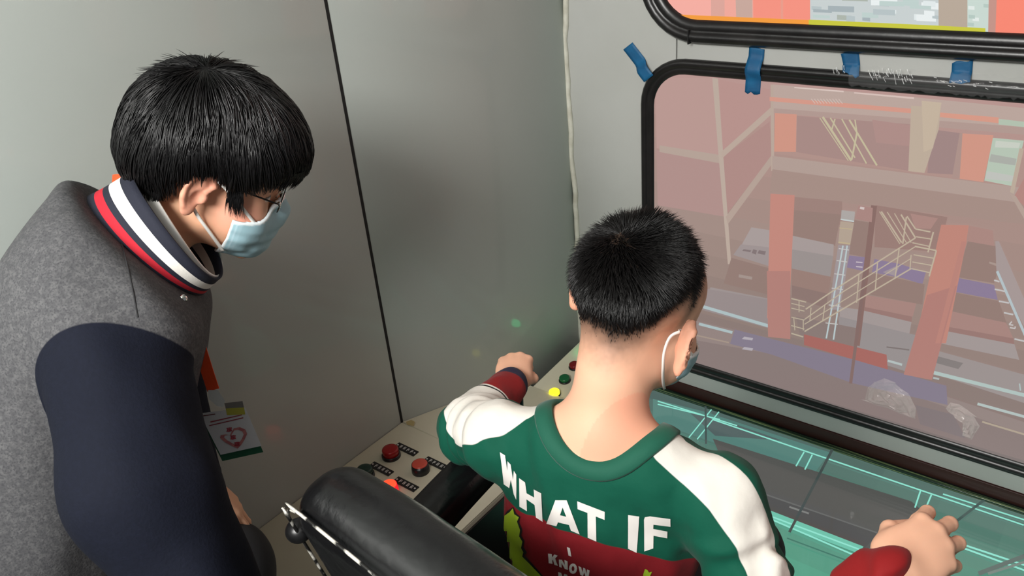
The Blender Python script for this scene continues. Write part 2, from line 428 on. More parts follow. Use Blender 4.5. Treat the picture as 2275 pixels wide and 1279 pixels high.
def A8(c, *p): add2(c, [s8(*q) for q in p])
def L6(c, a, b, w): line2(c, s6(*a), s6(*b), w)
def L7(c, a, b, w): line2(c, s7(*a), s7(*b), w)
def L8(c, a, b, w): line2(c, s8(*a), s8(*b), w)
xa, xb, za, zb = box2
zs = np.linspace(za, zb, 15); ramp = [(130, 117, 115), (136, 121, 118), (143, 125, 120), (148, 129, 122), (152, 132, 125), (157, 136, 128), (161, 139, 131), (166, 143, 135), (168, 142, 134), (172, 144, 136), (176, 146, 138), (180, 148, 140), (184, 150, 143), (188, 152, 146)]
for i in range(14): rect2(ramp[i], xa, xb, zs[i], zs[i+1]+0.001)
PK = (184, 144, 138)
A6((190, 150, 144), (40, 30), (350, 30), (375, 470), (45, 400)); A6((180, 140, 136), (45, 410), (380, 480), (400, 760), (50, 700))
A6((186, 140, 135), (375, 40), (640, 90), (640, 190), (385, 420)); A6((176, 132, 127), (390, 450), (640, 260), (650, 440), (420, 740))
A6((186, 168, 154), (60, 385), (375, 435), (380, 480), (60, 420))                                        # left frame beams
A6((196, 180, 164), (338, 30), (368, 34), (396, 440), (438, 1010), (420, 1010), (372, 450))
A6((192, 174, 158), (385, 420), (650, 182), (650, 222), (388, 455)); A6((186, 166, 152), (410, 760), (655, 430), (655, 480), (420, 800))
A6((190, 172, 156), (645, 65), (662, 66), (664, 520), (648, 520))
A6((176, 150, 142), (662, 150), (1990, 280), (1990, 330), (662, 215))
A6((190, 170, 160), (660, 65), (1380, 130), (1990, 190), (1990, 290), (660, 190))
A6((240, 222, 214), (770, 78), (1030, 98), (1030, 106), (770, 84)); A6((236, 214, 206), (1085, 105), (1400, 132), (1400, 142), (1085, 112))
A6((232, 150, 128), (640, 130), (1385, 192), (1385, 216), (640, 152)); A6((236, 152, 126), (1535, 212), (1845, 238), (1845, 268), (1535, 236))
A6((226, 146, 122), (668, 215), (782, 222), (778, 420), (664, 418))
A6((162, 128, 124), (784, 230), (1400, 275), (1380, 520), (780, 420)); A6((172, 132, 128), (1180, 250), (1390, 280), (1380, 390), (1200, 370))
A6((150, 122, 122), (1490, 300), (1640, 320), (1640, 540), (1470, 530)); A6((170, 140, 132), (1640, 320), (1665, 322), (1650, 560), (1600, 555))
A6((228, 148, 124), (1655, 322), (1818, 332), (1765, 578), (1640, 560))
A6((178, 214, 190), (1845, 245), (1990, 262), (1990, 290), (1845, 275)); A6((186, 222, 200), (1815, 345), (1978, 360), (1920, 600), (1770, 570))
A6((214, 236, 222), (1830, 360), (1960, 372), (1950, 400), (1825, 395)); A6((168, 186, 178), (1805, 430), (1940, 455), (1932, 490), (1795, 470)); A6((202, 218, 212), (1785, 520), (1925, 545), (1915, 575), (1775, 560))
A6((196, 182, 158), (1385, 175), (1540, 190), (1530, 300), (1455, 530), (1370, 520)); A6((206, 192, 164), (1440, 150), (1545, 160), (1500, 400), (1450, 420))
A6((180, 160, 150), (655, 440), (1990, 610), (1990, 690), (655, 510)); A6((162, 136, 126), (655, 510), (1990, 690), (1990, 800), (640, 640))
A6((194, 180, 158), (1955, 400), (1978, 402), (1925, 640), (1905, 630)); A6((182, 126, 118), (1978, 560), (2200, 590), (2200, 900), (1925, 655)); A6((186, 166, 152), (1905, 640), (1935, 650), (2200, 1060), (2200, 1160))
for (a, b, w) in (((920, 235), (1070, 465), 5), ((960, 240), (1090, 450), 3), ((1020, 245), (1150, 480), 3), ((1060, 250), (1205, 490), 4), ((1100, 320), (1072, 460), 4), ((985, 245), (965, 310), 3), ((1100, 320), (1090, 250), 3), ((905, 240), (1055, 465), 2)):
    L6((208, 206, 160), a, b, w)
for i in range(10): L6((226, 206, 196), (860+i*16, 140), (880+i*16, 165), 1.6)
# stacks of containers on the deck
BR, BR2, GR, GR2, RD, PU = (140, 113, 104), (150, 118, 108), (166, 158, 158), (150, 142, 144), (172, 128, 120), (126, 112, 158)
A8((150, 118, 110), (0, 60), (420, 100), (420, 300), (0, 220)); A8(BR, (0, 170), (410, 210), (360, 470), (0, 390))
A8((168, 160, 160), (0, 385), (350, 460), (345, 560), (0, 500)); A8((150, 146, 146), (0, 500), (345, 555), (320, 730), (0, 660)); A8(BR2, (0, 660), (330, 730), (300, 900), (0, 830))
A8((132, 106, 100), (0, 800), (300, 870), (290, 990), (0, 900))
A6((170, 162, 162), (545, 815), (640, 830), (640, 920), (495, 905)); A6((156, 148, 150), (490, 905), (640, 920), (640, 1020), (450, 960))
for q in ((505, 930, 545, 938), (555, 930, 575, 950), (585, 935, 622, 952)): A6((112, 100, 104), (q[0], q[1]), (q[2], q[1]+6), (q[2]-6, q[3]+8), (q[0]-8, q[3]))
A6(BR, (440, 975), (640, 1030), (640, 1170), (400, 1110)); A6((158, 150, 150), (330, 1130), (640, 1190), (640, 1290), (290, 1220)); A6((166, 150, 142), (480, 1062), (550, 1075), (548, 1090), (478, 1078))
for q in ((400, 1195, 470, 1206), (500, 1206, 560, 1226), (570, 1225, 620, 1246)): A6((120, 110, 112), (q[0], q[1]), (q[2], q[1]+8), (q[2]-5, q[3]+8), (q[0]-5, q[3]))
A8((146, 112, 104), (700, 130), (1300, 230), (1230, 520), (690, 480)); A8(RD, (990, 200), (1220, 240), (1160, 330), (1030, 320)); A8(BR, (500, 250), (680, 280), (640, 570), (480, 540))
A8(PU, (480, 550), (620, 565), (600, 680), (460, 650)); A8(PU, (690, 580), (900, 620), (1120, 690), (1090, 790), (930, 740), (670, 690)); A8((160, 150, 160), (760, 690), (870, 640), (900, 640), (860, 720))
for y in (600, 638): A8((222, 214, 226), (538, y), (592, y+5), (590, y+14), (536, y+9))
A8(BR, (640, 690), (1110, 790), (1090, 960), (620, 870)); A8(RD, (620, 880), (1040, 950), (1010, 1060), (610, 980)); A8((150, 108, 102), (610, 980), (1005, 1060), (1000, 1105), (605, 1010))
A8(GR, (600, 1010), (1000, 1105), (975, 1240), (580, 1150)); A8(GR, (400, 980), (560, 1000), (550, 1120), (400, 1080)); A8((130, 112, 108), (380, 1090), (970, 1240), (960, 1340), (380, 1260))
A8(BR, (1470, 430), (1700, 470), (1740, 620), (1690, 780), (1380, 730)); A8(RD, (1480, 300), (1680, 340), (1690, 470), (1460, 430)); A8((170, 150, 140), (1650, 600), (1720, 620), (1715, 640), (1648, 615))
A8(PU, (1380, 735), (1690, 795), (1720, 920), (1350, 850)); A8(BR, (1345, 855), (1730, 930), (1800, 1130), (1320, 1010)); A8(RD, (1310, 1010), (1790, 1110), (1850, 1240), (1280, 1140))
A8((150, 108, 102), (1280, 1140), (1850, 1240), (1860, 1300), (1270, 1175)); A8(GR, (1265, 1175), (1860, 1290), (1900, 1420), (1230, 1280))
A8((168, 156, 156), (1700, 430), (1730, 430), (2060, 1180), (2060, 1340), (1940, 1140), (1710, 700)); L8((190, 222, 232), (1715, 680), (2000, 1330), 6)
for (a, b) in (((1690, 755), (1735, 768)), ((1695, 830), (1780, 848)), ((1730, 930), (1815, 945)), ((1772, 1026), (1850, 1042)), ((1860, 1245), (1960, 1268))): L8((214, 220, 222), a, b, 3.5)
for (a, b) in (((1838, 1100), (1815, 1125)), ((1815, 1125), (1850, 1130)), ((1822, 1150), (1865, 1158)), ((1865, 1158), (1866, 1140))): L8((220, 222, 222), a, b, 3)
# deck below
A7((150, 140, 142), (215, 70), (505, 120), (505, 240), (215, 160)); A7((148, 130, 126), (205, 210), (505, 280), (1600, 640), (1600, 800), (190, 360))
A7((132, 114, 112), (200, 290), (700, 380), (1600, 690), (1600, 800), (190, 380))
L7((186, 222, 228), (215, 145), (505, 230), 7); L7((186, 222, 228), (215, 222), (355, 258), 6); L7((176, 156, 138), (205, 270), (340, 300), 3)
A7((150, 146, 148), (800, 190), (1130, 270), (1080, 420), (800, 330)); A7((158, 150, 150), (1200, 330), (1600, 440), (1600, 560), (1200, 430))
A7((130, 112, 108), (620, 190), (880, 240), (860, 330), (640, 280))
A7((124, 116, 144), (365, 245), (520, 285), (860, 370), (1250, 480), (1255, 560), (860, 470), (520, 350), (345, 305))
for y in (275, 318): A7((196, 192, 206), (405, y), (442, y+6), (438, y+16), (395, y+10))
A7((176, 84, 76), (655, 265), (1000, 350), (1005, 412), (655, 310))
A7((120, 116, 116), (1190, 350), (1320, 385), (1300, 410), (1190, 380)); L7((108, 100, 100), (1000, 318), (1095, 330), 3)
L7((196, 222, 222), (1005, 375), (1065, 392), 5); L7((190, 226, 222), (1170, 418), (1600, 525), 8); L7((186, 210, 210), (1195, 446), (1220, 452), 4)
L7((196, 224, 222), (1380, 555), (1600, 615), 6); L7((192, 176, 150), (1400, 630), (1600, 690), 4); L7((190, 222, 222), (1556, 470), (1560, 500), 3)
A7((120, 108, 112), (1120, 560), (1280, 600), (1330, 700), (1140, 640))
# mast, lane lights and cables
A8((176, 178, 176), (418, 170), (530, 182), (522, 265), (412, 245)); L8((214, 240, 242), (410, 246), (522, 264), 3); A8((186, 170, 148), (408, 262), (522, 275), (490, 460), (390, 445))
L8((206, 190, 140), (400, 318), (505, 330), 2); L8((206, 190, 140), (392, 438), (490, 450), 3)
A8((160, 152, 158), (390, 460), (490, 465), (440, 800), (400, 1000), (320, 1000), (340, 800))
for (a, b) in (((430, 465), (290, 1240)), ((465, 465), (350, 1250))): L8((200, 234, 240), a, b, 3.4)
for y in (490, 590, 700, 820, 960, 1110): L8((220, 226, 224), (395-(y-490)*0.18, y), (480-(y-490)*0.15, y+12), 2)
L8((122, 86, 80), (690, 130), (545, 1300), 13); L7((120, 88, 84), (912, 0), (850, 470), 7); A8((170, 126, 120), (560, 130), (680, 150), (670, 270), (530, 240)); A8((234, 224, 222), (575, 140), (610, 146), (606, 166), (570, 158))
# red crane legs
A6((214, 132, 116), (648, 636), (775, 644), (745, 1290), (630, 1290)); A7((192, 122, 112), (500, 0), (598, 0), (598, 285), (505, 275))
A8((208, 128, 110), (1250, 290), (1480, 295), (1460, 430), (1290, 1279), (1030, 1279)); A7((190, 118, 108), (1170, 100), (1295, 60), (1190, 455), (1072, 432))
A8((200, 124, 110), (1420, 430), (1465, 430), (1240, 1279), (1200, 1279))
# the zig-zag stairs with their rails
ST = (206, 194, 164)
for (a, b, w) in (((750, 180), (920, 440), 3.4), ((800, 185), (960, 440), 2), ((860, 195), (1000, 440), 2), ((915, 205), (1035, 400), 3.4), ((965, 220), (1035, 325), 3), ((735, 180), (905, 450), 2),
    ((1035, 325), (1160, 350), 3), ((1185, 350), (1140, 520), 3.4), ((1040, 390), (1170, 410), 2.4), ((1010, 440), (1150, 470), 2.4), ((1035, 400), (440, 780), 3), ((440, 780), (120, 995), 3), ((1030, 470), (1210, 505), 3.2), ((1210, 505), (1150, 720), 3.4),
    ((1020, 540), (1195, 570), 2.4), ((1010, 600), (1180, 630), 2.4), ((1000, 655), (1160, 690), 2.6), ((1030, 475), (430, 850), 2.4), ((430, 850), (110, 1080), 2.4), ((1000, 655), (400, 1010), 3), ((400, 1010), (110, 1180), 3), ((1000, 570), (420, 930), 2), ((420, 930), (110, 1120), 2),
    ((960, 225), (930, 450), 3), ((1000, 540), (990, 660), 2.4), ((900, 490), (865, 740), 2.6), ((720, 600), (700, 840), 2.6), ((565, 700), (545, 940), 2.4), ((280, 960), (262, 1090), 2.2), ((165, 980), (155, 1090), 2.2), ((65, 925), (65, 1020), 2),
    ((0, 905), (125, 935), 2.6), ((0, 945), (110, 972), 2), ((0, 985), (110, 1010), 2), ((20, 1060), (30, 1170), 2), ((100, 1080), (100, 1170), 2), ((0, 1060), (110, 1085), 2), ((0, 1195), (100, 1225), 3), ((0, 1130), (110, 1160), 2)): L8(ST, a, b, w)
polys_mesh('picture', it, w2, M_screen, (0, -0.00003, 0))

# clear film stretched over the gasket: a puckered strip along its top edge and two crumples at the foot
def film_strip(name, u0, u1, amp, parent, seed):
    n = 90; V = []; Fc = []; rr = random.Random(seed)
    for i in range(n):
        u = u0+(u1-u0)*i/(n-1); base = wpx(u, 150+(u-1600)*0.0845)
        zt = L1+0.004
        for j, (dz, dy) in enumerate(((0.008, 0.0), (0.0, 0.011), (-0.012, 0.0155), (-0.03, 0.011))):
            V.append((base[0], YF-0.004-dy-amp*rr.random(), zt+dz+amp*1.4*(rr.random()-0.5)))
    for i in range(n-1):
        for j in range(3): a = i*4+j; Fc.append((a, a+1, a+5, a+4))
    return mesh(name, V, Fc, parent, M_film, True)
film_strip('film_edge', 1890, 2600, 0.0045, w2, 3)
M_glint = mat('film_glint', rgb(244, 244, 244), 0.2, spec=0.8)  # pale slivers: glints on the film's puckers, painted as solid near-white colour
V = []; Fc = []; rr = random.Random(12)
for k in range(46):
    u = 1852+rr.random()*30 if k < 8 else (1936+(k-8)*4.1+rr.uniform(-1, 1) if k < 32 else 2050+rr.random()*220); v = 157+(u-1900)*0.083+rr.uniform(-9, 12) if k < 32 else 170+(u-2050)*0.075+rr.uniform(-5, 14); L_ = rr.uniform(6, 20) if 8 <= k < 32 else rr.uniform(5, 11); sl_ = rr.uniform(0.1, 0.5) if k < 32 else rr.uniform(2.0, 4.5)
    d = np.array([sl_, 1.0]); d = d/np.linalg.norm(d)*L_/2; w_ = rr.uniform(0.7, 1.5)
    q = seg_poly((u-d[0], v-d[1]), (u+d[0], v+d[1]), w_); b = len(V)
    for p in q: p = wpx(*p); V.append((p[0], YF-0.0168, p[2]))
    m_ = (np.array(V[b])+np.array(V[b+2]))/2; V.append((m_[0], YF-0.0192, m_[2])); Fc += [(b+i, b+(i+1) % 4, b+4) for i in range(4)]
mesh('film_glint', V, Fc, w2, M_glint)
def crumple(name, outline, seed):
    """a raised, creased patch of loose film"""
    rr = random.Random(seed); P = [wpx(*p) for p in outline]; c = sum(P)/len(P); V = []; Fc = []; R_ = 7; n = len(P)
    for r in range(R_+1):
        t = r/R_
        for k in range(n):
            q = c+(P[k]-c)*t; hgt = 0.012*(1-t*t)+0.009*(rr.random()-0.5)*(1 if t < 1 else 0); V.append((q[0], YF-0.0095-hgt, q[2]))
    for r in range(R_):
        for k in range(n): l = (k+1) % n; Fc.append((r*n+k, r*n+l, (r+1)*n+l, (r+1)*n+k))
    return mesh(name, V, Fc, w2, M_filmw, False)
crumple('film_crumple', [(1912, 885), (1920, 855), (1938, 842), (1966, 838), (1992, 848), (2020, 872), (2036, 905), (2034, 928), (2008, 920), (1975, 905), (1940, 896)], 5)
crumple('film_crumple', [(2102, 905), (2112, 892), (2132, 896), (2150, 908), (2172, 925), (2178, 945), (2166, 962), (2160, 975), (2140, 968), (2148, 948), (2138, 925), (2118, 916)], 9)

# ------------------------------------------------------------------ floor screen under glass
fs = empty('floor_screen', (-0.1, 1.45, 0)); tag(fs, 'glass-topped floor screen glowing teal with lane markings below front wall', 'screen')
FX0, FX1, FY0, FY1 = -0.985, 1.15, 1.16, YF-0.005
box('housing', (FX0, FY0, 0.0), (FX1, FY1, ZS-0.022), fs, M_black, 0.003)
CLIPR = 0
def fpx(u, v): return at_z(u, v, ZS-0.012)
it = []
def flatZ(pts): return [np.array([p[0], p[1], ZS-0.012]) for p in pts]
def addf(c, pts):
    P = [np.array([p[0], 0, p[1]]) for p in [fpx(*q) for q in pts]]
    P = clipwin(P, FX0+0.012, FX1-0.012, FY0+0.012, FY1-0.012)
    if len(P) > 2: it.append((c, flatZ([(p[0], p[2]) for p in P])))
def A9(c, *p): addf(c, [s7(*q) for q in p])
def L9(c, a, b, w): addf(c, seg_poly(s7(*a), s7(*b), w))
ny, nx = 12, 16
for i in range(nx):
    for j in range(ny):
        x = FX0+0.012+(FX1-FX0-0.024)*i/nx; y = FY0+0.012+(FY1-FY0-0.024)*j/ny; dx = (FX1-FX0-0.024)/nx; dy = (FY1-FY0-0.024)/ny
        g = np.clip((j/(ny-1)), 0, 1); e = np.clip((x+0.9)/0.9, 0, 1)
        c = np.array((84, 172, 142))*(1-g)+np.array((82, 104, 100))*g + np.array((8, 16, 10))*e*(0.4+0.6*g)
        it.append((c+random.uniform(-2, 2), flatZ([(x, y), (x+dx, y), (x+dx, y+dy), (x, y+dy)])))
A9((88, 132, 124), (20, 545), (240, 600), (760, 770), (700, 850), (280, 730), (20, 640)); A9((84, 100, 100), (170, 600), (360, 650), (560, 720), (280, 700))
A9((86, 87, 84), (270, 712), (720, 855), (1100, 975), (1140, 1010), (960, 1150), (890, 1190), (560, 1060), (420, 920), (330, 850))
A9((78, 79, 77), (430, 930), (960, 1110), (890, 1190), (600, 1080), (440, 980))
L9((104, 106, 103), (430, 925), (960, 1108), 3); L9((128, 130, 126), (590, 998), (672, 1026), 4)
TL = (146, 234, 214)
for (a, b, w) in (((40, 555), (372, 658), 2.6), ((40, 568), (300, 632), 2.6), ((270, 632), (760, 800), 3), ((760, 800), (1570, 1075), 3.2), ((265, 590), (170, 708), 2.6), ((296, 600), (205, 715), 2.6),
    ((652, 768), (618, 828), 3.2), ((686, 780), (655, 842), 3.2), ((1138, 932), (1115, 1002), 3.6), ((1184, 948), (1166, 990), 3.6), ((1232, 945), (1600, 1062), 3.2), ((490, 1030), (890, 1180), 5), ((470, 1030), (870, 1205), 3.6), ((505, 1018), (495, 1050), 3.4), ((545, 1035), (535, 1062), 3.4),
    ((1280, 1145), (1600, 1252), 4), ((1280, 1158), (1600, 1275), 4)): L9(TL, a, b, w)
A9((110, 200, 176), (500, 1010), (900, 1165), (880, 1195), (490, 1045)); L9(TL, (490, 1030), (890, 1180), 3.4); L9(TL, (470, 1032), (870, 1205), 3.4)
L9((70, 86, 84), (240, 578), (242, 735), 4.5); L9((66, 78, 76), (770, 758), (590, 1105), 6); L9((70, 90, 86), (1415, 962), (1285, 1062), 6); L9((60, 120, 104), (580, 1130), (900, 1250), 3)
L9((96, 112, 106), (1380, 1279), (1600, 1195), 10); L9((120, 136, 128), (1420, 1279), (1600, 1222), 6)
polys_mesh('picture', it, fs, M_glassp, (0, 0, 0.00003))
box('far_edge', (FX0, FY1-0.012, ZS-0.02), (FX1, FY1, ZS-0.002), fs, M_glassedge, 0.001)
box('near_edge', (FX0, FY0, ZS-0.022), (FX1, FY0+0.012, ZS-0.004), fs, M_glassedge, 0.001)
for xx in (FX0, FX1-0.012): box('side_edge', (xx, FY0+0.012, ZS-0.022), (xx+0.012, FY1-0.012, ZS-0.004), fs, M_black, 0.001)

# ------------------------------------------------------------------ strips of blue tape over the gasket
def tape(outline, label, bulge=True, ragged=2):
    P = [wpx(*p) for p in outline]; a0, a1, b1, b0 = P      # a = left side (top, foot), b = right side
    V = []; Fc = []; n = 14; m = 5
    for i in range(n+1):
        t = i/n
        for j in range(m+1):
            s = j/m; p = (a0+(a1-a0)*t)*(1-s)+(b0+(b1-b0)*t)*s
            if i in (0, n): p = p+np.array([0, 0, 0.004*(random.random()-0.5)*ragged])
            z = p[2]; dz = (L1-z)
            prf = 0.0
            if p[0] > WX0+0.004 and -0.012 < dz < 0.06: prf = 0.0158*math.exp(-((dz-0.012)/0.020)**2) if bulge else 0
            V.append((p[0], YF-0.0025-max(prf, 0.007 if dz > 0.03 else 0), z))
    for i in range(n):
        for j in range(m): q = i*(m+1)+j; Fc.append((q, q+1, q+m+2, q+m+1))
    o = mesh('tape_strip', V, Fc, None, M_tape, True)
    sm = o.modifiers.new('thickness', 'SOLIDIFY'); sm.thickness = 0.0006; sm.offset = 1
    tag(o, label, 'tape', 'blue tape strips along the lower window'); return o
def tape_diag(path_px, wpx_, label):
    """a strip that leaves the wall and climbs over the rounded rubber corner"""
    a = np.array(path_px[0], float); b = np.array(path_px[1], float); d = b-a; nrm = np.array([-d[1], d[0]])/np.linalg.norm(d)*wpx_/2; V = []; Fc = []; n = 14
    for i in range(n+1):
        t = i/n; q = a+d*t; prf = 0.0158/(1+math.exp(-(t-0.62)*26))
        for s in (-1, -0.5, 0, 0.5, 1): p = wpx(*(q+nrm*s)); V.append((p[0], YF-0.0025-prf, p[2]))
    for i in range(n):
        for j in range(4): k = i*5+j; Fc.append((k, k+1, k+6, k+5))
    o = mesh('tape_strip', V, Fc, None, M_tape, True); sm = o.modifiers.new('thickness', 'SOLIDIFY'); sm.thickness = 0.0006
    tag(o, label, 'tape', 'blue tape strips along the lower window'); return o
tape_diag(((1393, 103), (1447, 172)), 26, 'slanted blue tape strip at the rounded corner of the lower window')
tape([(1663, 102), (1656, 206), (1690, 208), (1697, 107)], 'longest blue tape strip, reaching down onto the lower picture')
tape([(1866, 118), (1876, 162), (1912, 168), (1906, 114)], 'leaning blue tape strip, third from the left on the gasket')
tape([(2114, 141), (2112, 178), (2157, 184), (2161, 132)], 'short ragged blue tape strip, rightmost on the lower gasket')

# ------------------------------------------------------------------ control console along the left wall
CZ = 0.628; CX0, CX1 = XW+0.001, -0.861
cs = empty('control_console', (-1.03, 0.95, 0)); tag(cs, 'beige metal control console with illuminated buttons along the left wall', 'console')
prof = [(0.50, 0.0), (0.50, CZ-0.003), (0.98, CZ-0.003), (1.385, 0.505), (1.385, 0.0)]
pts = [(CX0, y, z) for y, z in prof]+[(CX1, y, z) for y, z in prof]
hull('cabinet', pts, [(0, 1, 2, 3, 4), (9, 8, 7, 6, 5)]+[(i, i+5, (i+1) % 5+5, (i+1) % 5) for i in range(5)], cs, M_console, 0.002)
box('dark_side_sheet', (CX1, 0.502, 0.0), (CX1+0.004, 0.976, CZ-0.014), cs, M_black, 0.001)  # thin black sheet laid over the cabinet's side face to make it dark
box('top_panel', (CX0, 0.50, CZ-0.003), (CX1, 0.979, CZ), cs, M_console, 0.0008)
sl_n = unit(np.array([0, (CZ-0.505), 0.405])); 
p0 = np.array([0, 0.981, CZ-0.003]); p1 = np.array([0, 1.385, 0.505]); th = sl_n*0.003
hull('sloped_panel', [(CX0, *p0[1:]), (CX1, *p0[1:]), (CX1, *p1[1:]), (CX0, *p1[1:]), (CX0, *(p0+th)[1:]), (CX1, *(p0+th)[1:]), (CX1, *(p1+th)[1:]), (CX0, *(p1+th)[1:])],
     [(0, 1, 2, 3), (7, 6, 5, 4), (0, 4, 5, 1), (1, 5, 6, 2), (2, 6, 7, 3), (3, 7, 4, 0)], cs, M_console)
BX0, BX1 = -1.142, -1.012; by0, by1 = 1.388, YF-0.004; bz0, bz1 = 0.503, 0.530
hull('button_box', [(BX0, by0, 0), (BX1, by0, 0), (BX1, by1, 0), (BX0, by1, 0), (BX0, by0, bz0), (BX1-0.012, by0, bz0), (BX1-0.012, by1, bz1), (BX0, by1, bz1)],
     [(0, 1, 2, 3), (7, 6, 5, 4), (0, 4, 5, 1), (1, 5, 6, 2), (2, 6, 7, 3), (3, 7, 4, 0)], cs, M_console, 0.0015)
M_bez = mat('button_bezel', rgb(24, 24, 25), 0.3)
def cap_mat(name, c, e=None): return mat(name, rgb(*c), 0.22, spec=0.5, emit=e)
M_red = cap_mat('red_button', (150, 14, 18)); M_orr = cap_mat('faded_red_button', (200, 78, 62)); M_grn = cap_mat('green_button', (8, 92, 50)); M_dgr = cap_mat('dark_green_button', (10, 52, 42)); M_drd = cap_mat('dark_red_button', (112, 10, 14))
M_redlit = mat('lit_red_button', rgb(255, 70, 40), 0.3, emit=1.5); M_redring = mat('lit_red_rim', rgb(235, 20, 40), 0.3, emit=0.9)
M_yellit = mat('lit_yellow_button', rgb(250, 238, 40), 0.3, emit=1.6); M_grnlit = mat('lit_green_button', rgb(10, 245, 150), 0.3, emit=5.0)
def button(base, n, r, m, label, h=0.02, rim=None, ring=None):
    c = lathe('button', base, n, [(r*0.98, 0.002), (r*0.98, h*0.86), (r*0.93, h*0.96), (r*0.8, h), (0.001, h*1.02)], cs, m, 26)
    c['label'] = label
    lathe('bezel', base, n, [(r*1.12, 0), (r*1.12, h*0.3), (r*1.02, h*(0.9 if ring else 0.36)), (r*0.99, h*(0.9 if ring else 0.36))], c, rim or M_bez, 26, cap=False)
    return c
def plate(c, ax, ay, n, L_, w, marks):
    """small black engraved plate with white strokes and two screws"""
    c = np.asarray(c); ax = unit(ax); ay = unit(ay); n = unit(n)
    V = [c+ax*sx*L_/2+ay*sy*w/2+n*z for z in (0, 0.0022) for sx, sy in ((-1, -1), (1, -1), (1, 1), (-1, 1))]
    o = mesh('label_plate', V, [(3, 2, 1, 0), (4, 5, 6, 7), (0, 1, 5, 4), (1, 2, 6, 5), (2, 3, 7, 6), (3, 0, 4, 7)], cs, M_black)
    rr = random.Random(int(marks)); V = []; Fc = []
    def quad(x, y, a, b):
        k = len(V)
        for sx, sy in ((-1, -1), (1, -1), (1, 1), (-1, 1)): V.append(c+ax*(x+sx*a/2)+ay*(y+sy*b/2)+n*0.0025)
        Fc.append((k, k+1, k+2, k+3))
    for i in range(4):
        x = (-0.5+0.24+0.18*i)*L_
        quad(x, 0, L_*0.10, w*0.12); quad(x, w*0.2, L_*0.09, w*0.1); quad(x-L_*0.02, 0, L_*0.03, w*0.52)
        if rr.random() > 0.4: quad(x+L_*0.035, -w*0.08, L_*0.025, w*0.36)
    mesh('engraving', V, Fc, o, M_mark)
    for s in (-1, 1): lathe('screw', c+ax*s*L_*0.43+n*0.002, n, [(w*0.13, 0), (w*0.11, 0.0012)], o, M_mark, 10)
ZN = np.array([0, 0, 1.0])
for (x, y, m, lb, r, rim, rg) in ((-1.136, 0.879, M_red, 'red push button beside the wall', 0.0185, None, None), (-1.047, 0.879, M_orr, 'faded orange-red push button in black collar', 0.0172, None, True),
                                  (-1.136, 0.803, M_dgr, 'dark green push button behind the chair back', 0.0172, None, None), (-1.056, 0.797, M_redlit, 'glowing red push button', 0.016, M_redring, True)):
    button((x, y, CZ), ZN, r, m, lb, 0.022, rim, rg)
    plate((x+0.012, y+0.034, CZ), (1, 0, 0), (0, 1, 0), ZN, 0.060, 0.017, int(1000*abs(x+y)))
bn = unit(np.array([0, -(bz1-bz0), by1-by0])); bt = unit(np.array([0, by1-by0, bz1-bz0]))
def onbox(x, y): return np.array([x, y, bz0+(bz1-bz0)*(y-by0)/(by1-by0)])
for (u, v, m, lb) in ((1231, 859, M_yellit, 'glowing yellow push button'), (1254, 832, M_grn, 'green push button'), (1276, 806, M_drd, 'dark red push button'), (1298, 775, M_grnlit, 'glowing green push button')):
    q = at_z(u, v, 0.528); b = onbox(q[0], q[1])
    button(b, bn, 0.0145, m, lb, 0.013)
    plate(b+np.array([0.046, 0.0, 0.0])+bn*0.0, bt, np.cross(bn, bt), bn, 0.052, 0.014, int(u))
q = at_z(1010, 913, 0.602); q = np.array([q[0]+0.03, q[1], 0]); q[2] = CZ-0.003-(q[1]-0.981)*(CZ-0.505)/0.405+0.003
plate(q, (1, 0, 0), np.cross(sl_n, (1, 0, 0)), sl_n, 0.085, 0.024, 4)
# peeling scrap of tape beside the seam
V = [(p[0], p[1], CZ+0.001+0.002*random.random()) for p in [at_z(u, v, CZ) for u, v in ((902, 938), (914, 934), (922, 938), (919, 948), (912, 946), (904, 944))]]
sc_ = mesh('torn_sticker', V, [tuple(range(6))], cs, mat('torn_tape', rgb(178, 160, 110), 0.4)); sc_['label'] = 'torn yellowed sticker scrap'
# left joystick under the boy's hand
LJ = np.array([-0.905, 1.10, 0.59])

# ------------------------------------------------------------------ operator chair
M_leather = mat('black_leather', rgb(18, 18, 19), 0.27, spec=0.5, noise=(9, rgb(27, 27, 28), 4, 0.35, 0.7), bump=(55, 0.25, 0.004))
M_pipe = mat('worn_piping', rgb(30, 29, 28), 0.3, noise=(38, rgb(205, 202, 192), 4, 0.46, 0.56))
M_steel = mat('dark_steel', rgb(60, 60, 62), 0.35, metal=0.9)
ch = empty('operator_chair', (-0.47, 0.62, 0)); tag(ch, 'black leather operator chair with worn pale piping that the boy sits on', 'chair')
CBX, CBZ = -0.432, 1.134; CBY = 0.442
def rbox(P, c, h, r, R=None):
    q = P-np.asarray(c, float)
    if R is not None: q = q@R
    q = np.abs(q)-(np.asarray(h, float)-r); return np.linalg.norm(np.maximum(q, 0), axis=1)+np.minimum(q.max(1), 0)-r
ca_, sa_ = math.cos(math.radians(12)), math.sin(math.radians(12))
_t = math.radians(6); RZ = np.array([[math.cos(_t), math.sin(_t), 0], [-math.sin(_t), math.cos(_t), 0], [0, 0, 1]])   # chair swivelled a little to the right
RB = np.array([[1, 0, 0], [0, ca_, -sa_], [0, sa_, ca_]]).T      # backrest leans back a little
def back_fn(P):
    q = (P-np.array([CBX, CBY, CBZ-0.24]))@RZ; q = q@RB.T
    x, y, z = q[:, 0], q[:, 1], q[:, 2]
    y = y+0.12*x*x                                               # wings curl forward
    a = np.stack([x, y, z], 1)
    d = rbox(a, (0, 0, 0), (0.258, 0.050, 0.25), 0.046)
    return d+0.0015*(vnoise(P*22, 3)-0.5)
V, Fc = surface(back_fn, (-0.82, 0.20, 0.55), (-0.08, 0.68, 1.22), 0.008)
bk = npmesh('backrest', V, Fc, ch, M_leather)
